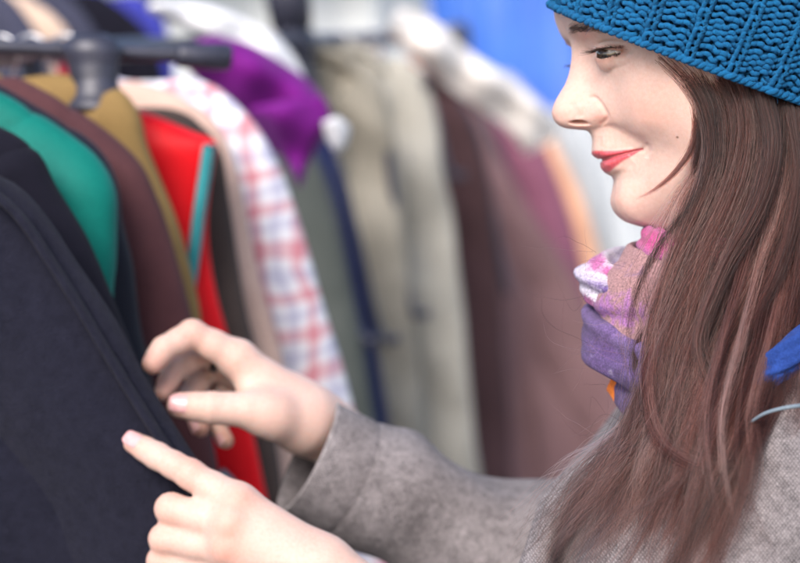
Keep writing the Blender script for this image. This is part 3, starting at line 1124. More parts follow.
def lock(path, width, n, ns=26, wave=1.0, trunc=(0.75, 1.0), r=.000085, depth_w=.6, frizz=1.0, tone=None):
    """bundle of strands round a guide [(px,py,depth)...]; width in px along it"""
    pth = catmull(np.array(path, float) * np.array([1, 1, 600]), 80)
    pth[:, 2] /= 600
    ww = np.interp(np.linspace(0, 1, 80), np.linspace(0, 1, len(width)), width)
    tg = np.gradient(pth[:, :2], axis=0); tg /= np.linalg.norm(tg, axis=1, keepdims=True) + 1e-9
    nrm = np.stack([-tg[:, 1], tg[:, 0]], 1)
    nclump = max(2, n // 9)
    ltone = np.clip(rng.normal(.46, .23), .04, .92)
    ltone = ltone if tone is None else tone
    ctone = rng.normal(0, .22, nclump)
    cdep = rng.normal(0, .6, nclump)
    cl = rng.normal(size=(nclump, 2)) * .62
    clph = rng.uniform(0, 6.28, (nclump, 4))
    for _ in range(int(n * 1.25)):
        k = rng.integers(nclump)
        o0 = rng.normal(size=2) * .6
        tmax = rng.uniform(*trunc); t0 = rng.uniform(0, .03)
        t = np.linspace(t0, tmax, ns)
        i = t * 79
        x = np.interp(i, np.arange(80), pth[:, 0]); y = np.interp(i, np.arange(80), pth[:, 1]); d = np.interp(i, np.arange(80), pth[:, 2])
        nx = np.interp(i, np.arange(80), nrm[:, 0]); ny = np.interp(i, np.arange(80), nrm[:, 1]); w = np.interp(i, np.arange(80), ww)
        mixk = sstep(t, .05, .75) * .72
        a = (o0[0] * (1 - mixk) + (cl[k, 0] + o0[0] * .13) * mixk)
        bdep = (o0[1] * (1 - mixk) + (cl[k, 1] + cdep[k] + o0[1] * .2) * mixk)
        p1, p2 = clph[k, 0] + rng.normal() * .35, rng.uniform(0, 6.28)
        wv = wave * (5.4 * np.sin(t * 9.5 + p1) * t + 2.0 * frizz * np.sin(t * 21 + p2) * t + .5 * frizz * np.sin(t * 47 + p2 * 3) * (t ** .5))
        a = a * w + wv * np.clip(w / 9, .3, 1.1)
        dd = d + (bdep * w * depth_w + wave * .8 * np.sin(t * 8 + clph[k, 1]) * t) * .00060
        strands.append(P(x + nx * a, y + ny * a, dd))
        tones.append(np.full(ns, np.clip(ltone + ctone[k] + rng.normal() * .09, 0, 1)) + .10 * t)
        radii.append(r * rng.uniform(.75, 1.25) * np.clip((1 - np.linspace(0, 1, ns) ** 4), .12, 1))


MAST = np.array([
    [(668, 56, 1.160), (700, 92, 1.157), (709, 135, 1.155), (703, 185, 1.155), (686, 238, 1.155), (674, 298, 1.15), (662, 360, 1.145), (656, 418, 1.14), (622, 478, 1.135), (572, 538, 1.13), (535, 600, 1.13)],
    [(734, 74, 1.152), (748, 118, 1.149), (740, 180, 1.147), (710, 250, 1.142), (686, 325, 1.135), (676, 392, 1.13), (672, 446, 1.125), (642, 506, 1.12), (598, 566, 1.12), (570, 610, 1.12)],
    [(800, 100, 1.150), (797, 150, 1.146), (782, 220, 1.138), (750, 300, 1.125), (722, 368, 1.112), (704, 428, 1.10), (692, 478, 1.095), (670, 530, 1.095), (644, 590, 1.095), (630, 630, 1.095)],
    [(855, 122, 1.165), (853, 180, 1.150), (838, 262, 1.130), (800, 342, 1.11), (766, 402, 1.09), (742, 456, 1.073), (724, 514, 1.065), (706, 576, 1.062), (692, 630, 1.06), (684, 670, 1.06)]], dtype=object)
MA = np.array([catmull(np.array(q, float) * np.array([1, 1, 600]), 14) for q in MAST]); MA[..., 2] /= 600
# underlying layer, then the visible locks on top
for layer, (nl_, n_, dz) in enumerate(((24, 170, .010), (44, 110, .0))):
    for i in range(nl_):
        q = (i + rng.uniform(0, .9)) / nl_
        pos_ = q ** .92 * 3
        k = min(int(pos_), 2); fr = pos_ - k
        pth = MA[k] * (1 - fr) + MA[k + 1] * fr
        pth = pth.copy()
        amp = 17 * np.linspace(0, 1, 14) ** .8
        pth[:, 0] += amp * np.sin(np.linspace(0, 9, 14) + rng.uniform(0, 6.3)) * rng.uniform(.3, 1.1) + rng.normal() * 3 + np.linspace(0, 1, 14) * rng.normal() * 14
        pth[:, 1] += rng.normal() * 1.5
        pth[:, 2] += dz + rng.uniform(-.006, .003) * np.linspace(.3, 1.5, 14)
        lo_q = q < .48
        lock(pth, [9, 10, 9, 8, 8, 8, 7], int(n_ * (.20 if lo_q else 1.0)), trunc=(.66, 1.0))
# lock along the cheek and under the chin
lock([(652, 50, 1.164), (672, 68, 1.160), (689, 92, 1.158), (697, 121, 1.157), (692, 148, 1.159), (673, 175, 1.163), (648, 194, 1.170), (634, 200, 1.176)], [4, 5, 5, 5, 4, 3, 2], 190, wave=.35, trunc=(.7, 1))
lock([(660, 52, 1.160), (684, 74, 1.157), (700, 100, 1.155), (705, 130, 1.154), (702, 158, 1.155), (694, 192, 1.158), (680, 228, 1.16)], [7, 8, 8, 8, 7, 6], 330, wave=.4, trunc=(.85, 1))
lock([(664, 54, 1.158), (700, 92, 1.153), (712, 140, 1.150), (704, 185, 1.148), (682, 238, 1.147), (662, 285, 1.143), (648, 340, 1.138), (646, 398, 1.118), (659, 440, 1.100), (688, 461, 1.082), (730, 468, 1.072), (772, 461, 1.068)], [9, 9, 9, 9, 9, 9, 8, 8, 7, 6], 120, wave=.9, trunc=(.78, 1), tone=.6, frizz=1.4)
lock([(690, 62, 1.156), (712, 110, 1.15), (712, 160, 1.148), (690, 205, 1.148), (660, 245, 1.150), (636, 290, 1.152), (627, 335, 1.15), (634, 385, 1.145)], [7, 7, 7, 6, 6, 5], 60, wave=.6)
lock([(760, 85, 1.144), (772, 140, 1.138), (760, 200, 1.13), (722, 275, 1.122), (700, 345, 1.113), (716, 400, 1.103), (712, 450, 1.095), (735, 520, 1.085), (742, 575, 1.08)], [8, 9, 8, 7, 6, 6], 170, wave=.7)
lock([(790, 98, 1.146), (800, 180, 1.135), (780, 270, 1.12), (740, 350, 1.105), (716, 420, 1.092), (690, 470, 1.087), (655, 500, 1.085), (600, 525, 1.09)], [8, 9, 8, 8, 7], 150, wave=.8)
for i in range(8):        # right edge, falling behind the shoulder
    x0 = 800 + i * 7
    lock([(x0, 105 + i * 3, 1.15), (x0 + 6, 170, 1.138), (x0 + 2, 250, 1.125), (x0 - 12 + rng.normal() * 6, 330, 1.105), (x0 - 26 + rng.normal() * 10, 385, 1.09), (x0 - 40 + rng.normal() * 14, 440, 1.077)], [9, 9, 9, 8, 7], 130, wave=.8)
for x0, x1, xe in ((742, 722, 748), (760, 742, 780), (724, 706, 724), (770, 752, 716)):
    lock([(x0 + 42, 92 + (x0 - 720) * .3, 1.152), (x0 + 38, 180, 1.142), (x0 + 20, 260, 1.128), (x0, 340, 1.102), (x1, 420, 1.08), (x1 + 2, 480, 1.066), (xe, 575, 1.06)], [8, 8, 7, 6, 6, 6, 7], 60, wave=1.3, trunc=(.7, 1))
# fan of ends on the chest
for i in range(64):
    ex, ey = rng.uniform(496, 690), rng.uniform(515, 615)
    u_ = (ex - 496) / 194
    sx = 641 + u_ * 52 + rng.normal() * 6
    d0 = 1.162 - u_ * .052
    lock([(706 + u_ * 30 + rng.normal() * 6, 262 + rng.normal() * 10, 1.166), (sx + 18 + rng.normal() * 6, 345, d0 + .010), (sx - 4 + rng.normal() * 7, 420, d0 - .004),
          (sx * .56 + ex * .44 + rng.normal() * 10, 474 + rng.normal() * 8, d0 - .010), (ex, ey, d0 - .010)],
         [2, 5, 8, 10, 13], 62 if u_ > .2 else 48, ns=26, wave=1.5, trunc=(.55, 1), frizz=1.6)
# fine strands across the scarf
for i in range(20):
    x = rng.uniform(630, 706)
    lock([(704 + rng.normal() * 5, 100 + rng.normal() * 5, 1.159), (708 + rng.normal() * 4, 150, 1.156), (x * .4 + 418, 200, 1.152), (x + 12, 245, 1.148), (x, 295 + rng.normal() * 10, 1.144), (x - 6 + rng.normal() * 7, 345, 1.136), (x + 2 + rng.normal() * 9, 400, 1.128), (x + rng.normal() * 16, 450, 1.12)],
         [3, 4, 5, 7, 8, 10, 10], 8, wave=1.4, trunc=(.6, 1), frizz=1.4)
# single loose hairs
for i in range(330):
    t0 = rng.uniform(.02, .5); pos_ = rng.uniform(0, 2.9); k = int(pos_); fr = pos_ - k
    pth = MA[k] * (1 - fr) + MA[k + 1] * fr
    pth = pth + np.linspace(0, 1, 14)[:, None] * np.array([rng.normal() * 34 - 6, rng.normal() * 12, -.005]) 
    lock(pth, [6, 9, 12], 2, wave=2.2, trunc=(.4, 1), r=.000085)
for i in range(32):
    x, y = rng.uniform(590, 645), rng.uniform(250, 470)
    L = rng.uniform(35, 95); an = math.radians(rng.uniform(100, 250))
    cv = rng.normal() * 26
    pts = [(x, y, 1.15), (x + L * .5 * math.cos(an) + cv * .4, y + L * .5 * abs(math.sin(an)) * rng.choice([-.5, 1]) + cv * .4, 1.15), (x + L * math.cos(an), y + L * math.sin(an) * .5 + cv, 1.15)]
    lock(pts, [1, 1], 1, ns=20, wave=.8, trunc=(.9, 1), r=.00006)
curves_obj('wool_fuzz', *HAT_FUZZ, WOOL, hat)
hair = curves_obj('hair', strands, radii, HAIR, woman, tones)

# dense inner mass that the strands lie on
rows = [(30, 676, 838, 1.176), (70, 690, 842, 1.172), (110, 716, 846, 1.168), (150, 722, 848, 1.164), (200, 716, 846, 1.158), (250, 703, 838, 1.153), (300, 700, 822, 1.147), (350, 694, 790, 1.140), (400, 690, 745, 1.132), (440, 690, 715, 1.125)]
rr_ = catmull(np.array(rows, float) * np.array([1, 1, 1, 1]), 50)
th = np.linspace(0, 2 * math.pi, 40, endpoint=False)
V = []
for y, xl, xr, d in rr_:
    xc, hw = (xl + xr) / 2, (xr - xl) / 2
    V.append(P(xc + hw * np.cos(th), np.full(40, y) + 2 * np.sin(xc + th * 3), d + .012 - .012 * np.sin(th) * (1 + .15 * np.sin(th * 9))))
V = np.concatenate(V)
HMASS = fabric('hair_mass', (.030, .014, .011), (.014, .006, .005), 90, .6, .0, .3, 1500)
mesh_obj('hair_underlayer', V, grid_faces(50, 40, True).tolist() + [list(range(40)), list(range(49 * 40, 50 * 40))[::-1]], HMASS, woman)

# ------------------------------------------------------------------ scarf
m, nt, b = new_mat('scarf_wool')
v = objvec(nt)
hue = attr(nt, 'dye').outputs['Fac']
n1 = noise(nt, 70, 4, .65, v, 1.2)
ad = nt.nodes.new('ShaderNodeMath'); ad.operation = 'MULTIPLY_ADD'
nt.links.new(n1.outputs['Fac'], ad.inputs[0]); ad.inputs[1].default_value = .26
nt.links.new(hue, ad.inputs[2])
su = nt.nodes.new('ShaderNodeMath'); su.operation = 'SUBTRACT'; nt.links.new(ad.outputs[0], su.inputs[0]); su.inputs[1].default_value = .13
c = ramp(nt, su.outputs[0], [(0.0, (.50, .06, .23)), (.12, (.46, .14, .33)), (.20, (.64, .60, .68)), (.27, (.50, .45, .58)), (.33, (.125, .075, .23)), (.42, (.075, .038, .13)), (.55, (.16, .10, .26)), (.64, (.36, .20, .20)), (.76, (.34, .19, .19)), (.80, (.36, .15, .36)), (.84, (.34, .15, .40)), (.87, (.006, .025, .24)), (.935, (.008, .035, .30)), (.965, (.85, .26, .05))])
n2 = noise(nt, 750, 3, .75, v)
sp = ramp(nt, n2.outputs['Fac'], [(.36, (.4, .4, .42)), (.64, (1.45, 1.4, 1.45))])
c = mixc(nt, .8, c, sp, 'MULTIPLY')
nt.links.new(c, b.inputs['Base Color'])
b.inputs['Roughness'].default_value = .9
b.inputs['Sheen Weight'].default_value = .06
bump(nt, n2.outputs['Fac'], .6, .003, b)
SCARF = m
sv, sf, sd, sn = [], [], [], 0


def band(pts, rx, ry, dye, seed, fold=.12, closed=True):
    """thick folded band of cloth; rx across, ry along the view (m)"""
    global sn
    pts = [P(*q) for q in pts]
    if closed:
        pts = pts[4:] + pts[:4]; pts = pts + pts[:1]
    c = catmull(np.array(pts), 140)
    t = np.gradient(c, axis=0); t /= np.linalg.norm(t, axis=1, keepdims=True)
    ctr = P(735, 315, 1.22)
    up = UP * .95 + RT * .3
    a = up - t * (t @ up)[:, None]; a /= np.linalg.norm(a, axis=1, keepdims=True)
    o = np.cross(t, a)
    th = np.linspace(0, 2 * math.pi, 56, endpoint=False)
    s = np.linspace(0, 1, 140)
    q = np.stack([np.cos(th) * 1.0, np.sin(th)], 1)
    base_ = np.repeat(c[:, None], 56, 1)
    nz = vnoise((base_ + (a[:, None] * q[None, :, :1] + o[:, None] * q[None, :, 1:]) * .02).reshape(-1, 3), 90, seed).reshape(140, 56)
    rip = np.sin(th * 5 + 6 * s[:, None] + seed) * fold + np.sin(th * 9 - 9 * s[:, None] + 2 * seed) * fold * .5
    w = 1 + .14 * nz + rip
    v = base_ + a[:, None] * (rx * q[None, :, :1] * w[..., None]) + o[:, None] * (ry * q[None, :, 1:] * w[..., None])
    f = grid_faces(140, 56, True)
    sv.append(v.reshape(-1, 3)); sf.append(f + sn); sn += 140 * 56
    dd = dye if np.ndim(dye) == 0 else np.interp(s, np.linspace(0, 1, len(dye)), dye)
    sd.append((np.broadcast_to(np.asarray(dd), (140,))[:, None] + .085 * np.sin(th * 3 + seed)[None]).ravel())


band([(650, 243, 1.215), (682, 256, 1.172), (735, 258, 1.152), (800, 262, 1.19), (830, 262, 1.24), (770, 250, 1.30), (690, 240, 1.275)], .0105, .008, .05, 1)
band([(622, 298, 1.216), (650, 300, 1.184), (690, 306, 1.163), (740, 312, 1.152), (812, 310, 1.19), (835, 300, 1.25), (770, 280, 1.32), (670, 280, 1.29)], .030, .013, [.68, .70, .72, .7], 2, .13)
band([(601, 284, 1.224), (618, 296, 1.212), (648, 318, 1.205), (735, 330, 1.185), (830, 310, 1.22), (770, 280, 1.33), (640, 268, 1.29)], .0145, .015, [.45, .4, .3, .28, .22, .20, .30, .42, .5], 3)
band([(611, 336, 1.218), (636, 352, 1.197), (684, 371, 1.156), (755, 372, 1.135), (835, 330, 1.19), (790, 300, 1.33), (640, 310, 1.29)], .021, .019, [.46, .44, .42, .42, .43, .50, .53], 4)
band([(640, 392, 1.205), (655, 402, 1.175), (690, 402, 1.150), (755, 392, 1.130), (835, 350, 1.18), (790, 330, 1.33), (665, 360, 1.29)], .0165, .015, [.81, .79, .5, .5, .45, .5, .8], 5)
scarf = mesh_obj('scarf', np.concatenate(sv), np.concatenate(sf), SCARF, woman)
set_attr(scarf, 'dye', np.concatenate(sd))
sv, sf, sd, sn = [], [], [], 0
band([(618, 380, 1.226), (634, 400, 1.216), (668, 412, 1.20), (720, 415, 1.2)], .0085, .007, 0, 6, .08, False)
mesh_obj('scarf_fold', sv[0], sf[0], fabric('orange_wool', (.72, .20, .04), (.5, .12, .03), 120, .9, .3, .4, 700), scarf)
sv, sf, sd, sn = [], [], [], 0
band([(868, 262, 1.15), (848, 300, 1.116), (820, 332, 1.100), (798, 350, 1.096), (776, 370, 1.098), (766, 388, 1.108), (762, 400, 1.12)], .0095, .007, 0, 7, .10, False)
mesh_obj('scarf_end', sv[0], sf[0], fabric('blue_wool', (.018, .05, .22), (.008, .022, .11), 120, .9, .3, .5, 700), scarf)

# ------------------------------------------------------------------ tweed coat
m, nt, b = new_mat('tweed')
uvn = attr(nt, 'cloth_uv').outputs['Vector']


def wave(nt, vec, rotdeg, scale):
    mp = nt.nodes.new('ShaderNodeMapping'); mp.inputs['Rotation'].default_value = (0, 0, math.radians(rotdeg))
    nt.links.new(vec, mp.inputs['Vector'])
    w = nt.nodes.new('ShaderNodeTexWave'); w.inputs['Scale'].default_value = scale; w.inputs['Distortion'].default_value = 2.2
    w.inputs['Detail'].default_value = 2; w.inputs['Detail Scale'].default_value = 2.0
    nt.links.new(mp.outputs[0], w.inputs['Vector'])
    return w.outputs['Fac']


w1, w2 = wave(nt, uvn, 38, 190), wave(nt, uvn, -38, 190)
mx = nt.nodes.new('ShaderNodeMath'); mx.operation = 'MULTIPLY'; nt.links.new(w1, mx.inputs[0]); nt.links.new(w2, mx.inputs[1])
n1, n2, n3 = noise(nt, 26, 4, .6, objvec(nt)), noise(nt, 560, 3, .75, objvec(nt)), noise(nt, 160, 3, .7, objvec(nt))
c = ramp(nt, mx.outputs[0], [(.02, (.062, .055, .057)), (.22, (.140, .126, .130)), (.6, (.39, .355, .355))])
c = mixc(nt, .45, c, ramp(nt, n2.outputs['Fac'], [(.3, (.052, .046, .047)), (.5, (.20, .18, .185)), (.72, (.58, .53, .53))]))
c = mixc(nt, .35, c, ramp(nt, n3.outputs['Fac'], [(.35, (.11, .10, .103)), (.65, (.36, .325, .33))]))
c = mixc(nt, .75, c, ramp(nt, n1.outputs['Fac'], [(.3, (.50, .48, .50)), (.7, (1.1, 1.1, 1.13))]), 'MULTIPLY')
nt.links.new(c, b.inputs['Base Color'])
b.inputs['Roughness'].default_value = .95
b.inputs['Sheen Weight'].default_value = .04
b.inputs['Specular IOR Level'].default_value = .2
bump(nt, mixc(nt, .5, mx.outputs[0], n2.outputs['Fac']), .55, .0018, b)
TWEED = m

pts_ = np.array([P(480, 620, 1.2), P(980, 380, 1.2), P(700, 300, .98), P(700, 300, 1.52), PEL])
S = SDF(pts_.min(0) - .16, pts_.max(0) + .14, .0048)
S.chain([P(752, 500, 1.25), P(742, 565, 1.25), P(768, 640, 1.25), PEL], [.070, .106, .124, .15], .06, .05)
S.chain([SH_L, (SH_L + SH_R) / 2 - UP * .015, SH_R], [.050, .058, .052], .04, .05)
S.chain([SH_L - UP * .005, SH_L * .6 + EL_L * .4, EL_L], [.055, .060, .055], .03, .04)
S.chain([SH_R, SH_R * .3 + EL_R * .7], [.055, .052], .03, .04)
cv, cf = S.mesh()
cv = lap(cv, cf, 4)
nz = vnoise(cv, 38, 11) * .0035 + vnoise(cv, 95, 12) * .0012
cn = cv - P(745, 620, 1.25); cn /= np.linalg.norm(cn, axis=1, keepdims=True)
cv = cv + cn * nz[:, None]
coat = mesh_obj('tweed_coat', cv, cf, TWEED, woman, uv=np.stack([cv @ RT, cv @ UP], 1))


def sleeve(path, rad, nsec, fold, seed, first):
    """cloth tube with folds and a turned-in open cuff at the first point"""
    c = catmull(np.array([P(*q) for q in path]), nsec)
    t = np.gradient(c, axis=0); t /= np.linalg.norm(t, axis=1, keepdims=True)
    t[:4] = first
    a = np.cross(t, F); a /= np.linalg.norm(a, axis=1, keepdims=True)
    o = np.cross(t, a)
    th = np.linspace(0, 2 * math.pi, 120, endpoint=False)
    L = np.concatenate([[0], np.cumsum(np.linalg.norm(np.diff(c, axis=0), axis=1))])
    r = np.interp(L / L[-1], np.linspace(0, 1, len(rad)), rad)
    q = c[:, None] + r[:, None, None] * (np.cos(th)[None, :, None] * a[:, None] + np.sin(th)[None, :, None] * o[:, None])
    s_ = L[:, None]
    env = sstep(s_, .02, .09)
    d = env * fold * (1.0 * np.sin(s_ * 88 + 2.1 * np.sin(th)[None] + seed) * (.5 + .5 * np.cos(th * 1 + 1 + s_ * 9)) + .8 * np.sin(s_ * 51 - 1.5 * np.cos(th)[None] + 2 * seed))
    d = d + vnoise(q.reshape(-1, 3), 60, seed).reshape(d.shape) * fold * (.35 + .65 * env)
    d = d - .0022 * np.exp(-((s_ - .004) / .0015) ** 2) * 0 - .0012 * np.exp(-((s_ - .034) / .0018) ** 2)
    q = q + d[..., None] * (np.cos(th)[None, :, None] * a[:, None] + np.sin(th)[None, :, None] * o[:, None])
    uv = np.stack([np.repeat(L[:, None], 120, 1), np.repeat((th * .045)[None], len(L), 0)], -1)
    # rounded lip and lining going back inside
    cen = c[:, None]
    ins = []
    for k, (back, th_) in enumerate(((0.0, .0), (-.0012, .0014), (-.0008, .0034), (.002, .0046), (.012, .0052), (.03, .0056), (.06, .0062))):
        i = int(np.searchsorted(L, max(back, 0)))
        dirn = (q[i] - c[i]); rl = np.linalg.norm(dirn, axis=1, keepdims=True)
        base_ = q[0] + first * back if back <= .002 else q[i]
        ins.append(base_ - dirn / rl * th_)
    ins = np.array(ins[1:])[::-1]
    allq = np.concatenate([ins, q], 0)
    uvi = np.repeat(uv[:1], len(ins), 0)
    return allq.reshape(-1, 3), grid_faces(len(allq), 120, True), np.concatenate([uvi, uv], 0).reshape(-1, 2)


d0 = P(420, 512, 1.408) - P(307, 457, 1.388); d0 /= np.linalg.norm(d0)
v, f, uv = sleeve([(307, 457, 1.386), (362, 484, 1.398), (425, 514, 1.41), (500, 548, 1.42), (575, 566, 1.425), (650, 520, 1.41), (715, 440, 1.39)],
                  [.0435, .0445, .0475, .0505, .055, .056, .056, .055, .055], 200, .0058, 3, d0)
mesh_obj('sleeve', v, f, TWEED, coat, uv=uv)
d1 = P(480, 705, 1.225) - P(408, 648, 1.25); d1 /= np.linalg.norm(d1)
v, f, uv = sleeve([(408, 648, 1.25), (470, 697, 1.235), (540, 735, 1.20), (608, 742, 1.15), (690, 660, 1.14), (760, 540, 1.135), (800, 480, 1.13)],
                  [.043, .045, .049, .053, .055, .056, .057, .056], 180, .0028, 8, d1)
mesh_obj('sleeve', v, f, TWEED, coat, uv=uv)
# lapel running down the chest, and pale piping on the shoulder
mbl = MB()
lc = catmull(np.array([P(648, 414, 1.215), P(630, 436, 1.215), (P(596, 464, 1.212)), P(566, 492, 1.21), P(546, 530, 1.205), P(530, 590, 1.20)]), 70)
t = np.gradient(lc, axis=0); t /= np.linalg.norm(t, axis=1, keepdims=True)
a = np.cross(t, F); a /= np.linalg.norm(a, axis=1, keepdims=True); o = np.cross(t, a)
th = np.linspace(0, 2 * math.pi, 28, endpoint=False)
wl = np.interp(np.linspace(0, 1, 70), [0, .15, 1], [.004, .0075, .011]) * (1 + .12 * np.sin(np.linspace(0, 14, 70)))
v = lc[:, None] + (a[:, None] * (np.cos(th)[None, :, None] * wl[:, None, None]) + o[:, None] * (np.sin(th)[None, :, None] * wl[:, None, None] * 2.4))
v = v.reshape(-1, 3)
mesh_obj('lapel', v, grid_faces(70, 28, True).tolist() + [list(range(28)), list(range(69 * 28, 70 * 28))[::-1]], TWEED, coat, uv=np.stack([v @ RT, v @ UP], 1))
PIPE = fabric('pale_piping', (.17, .21, .25), (.10, .13, .17), 200, .8, .3, .3, 1200)
v, f = tube(catmull(np.array([P(738, 434, 1.10), P(754, 420, 1.078), P(766, 413, 1.070), P(784, 408, 1.068), P(808, 405, 1.068), P(840, 404, 1.075)]), 40), .0015 * np.linspace(.4, 1, 40), 10)
mesh_obj('piping', v, f, PIPE, coat)
# ------------------------------------------------------------------ garment rail
Z = np.array([0, 0, 1.0])
BETA = math.radians(11)


def PZ(px, d, z):
    """point at photo column px, distance d, on the level z"""
    a = P(px, 0, d); b = P(px, 100, d)
    return a + (b - a) * (z - a[2]) / (b[2] - a[2])


RAIL_Z = P(92, 50, 2.03)[2]


def rail_at(d):
    """the rail's axis: 0.2 m to the right for each metre away"""
    x = -.46 + .2 * (d - 1.335)
    return PZ(400 + x / (K * d), d, RAIL_Z)


RDIR = rail_at(4.5) - rail_at(1.5); RDIR /= np.linalg.norm(RDIR)
WDIR = np.cross(RDIR, Z); WDIR /= np.linalg.norm(WDIR)
if WDIR @ RT < 0:
    WDIR = -WDIR


def to_plane(pts, d):
    p0 = rail_at(d)
    out = []
    for x, y in pts:
        q = ray_plane(x, y, p0, RDIR) - p0
        out.append((q @ WDIR, q[2]))
    return np.array(out)


def ring_loft(rows, thick, name, mat, parent, seed, fold, nth=72, centre=None):
    """rows: (uL, uR, z) ; closed soft cloth volume across the rail"""
    n = len(rows)
    th = np.linspace(0, 2 * math.pi, nth, endpoint=False)
    p0 = centre
    uc = (rows[:, 0] + rows[:, 1]) / 2; hw = (rows[:, 1] - rows[:, 0]) / 2
    co, si = np.cos(th), np.sin(th)
    sx = np.sign(co) * np.abs(co) ** .75; sy = np.sign(si) * np.abs(si) ** .85
    u = uc[:, None] + hw[:, None] * sx
    z = np.repeat(rows[:, 2:3], nth, 1)
    drop = np.clip(rows[0, 2] - rows[:, 2], 0, 1)[:, None]
    r = np.random.default_rng(seed)
    k1, k2, k3 = r.uniform(40, 60), r.uniform(70, 110), r.uniform(16, 28)
    ph = r.uniform(0, 6.28, 4)
    grow = .25 + .75 * sstep(drop, .05, .5)
    w = fold * grow * (np.sin(u * k1 + ph[0] + 1.2 * np.sin(z * 5 + ph[3])) + .6 * np.sin(u * k2 + ph[1] + z * 3) + .9 * np.sin(u * k3 + ph[2] - z * 6))
    w += fold * .8 * vnoise(np.stack([u, z, u * 0], -1).reshape(-1, 3), 24, seed).reshape(u.shape)
    y = thick[:, None] * sy + w * (1 - .75 * np.abs(sx) ** 3)
    v = p0 + u[..., None] * WDIR + y[..., None] * RDIR + z[..., None] * Z
    f = grid_faces(n, nth, True).tolist() + [list(range(nth)), list(range((n - 1) * nth, n * nth))[::-1]]
    uv = np.stack([u, z], -1).reshape(-1, 2)
    return mesh_obj(name, v.reshape(-1, 3), f, mat, parent, uv=uv)


garments, SHOULDER = [], {}


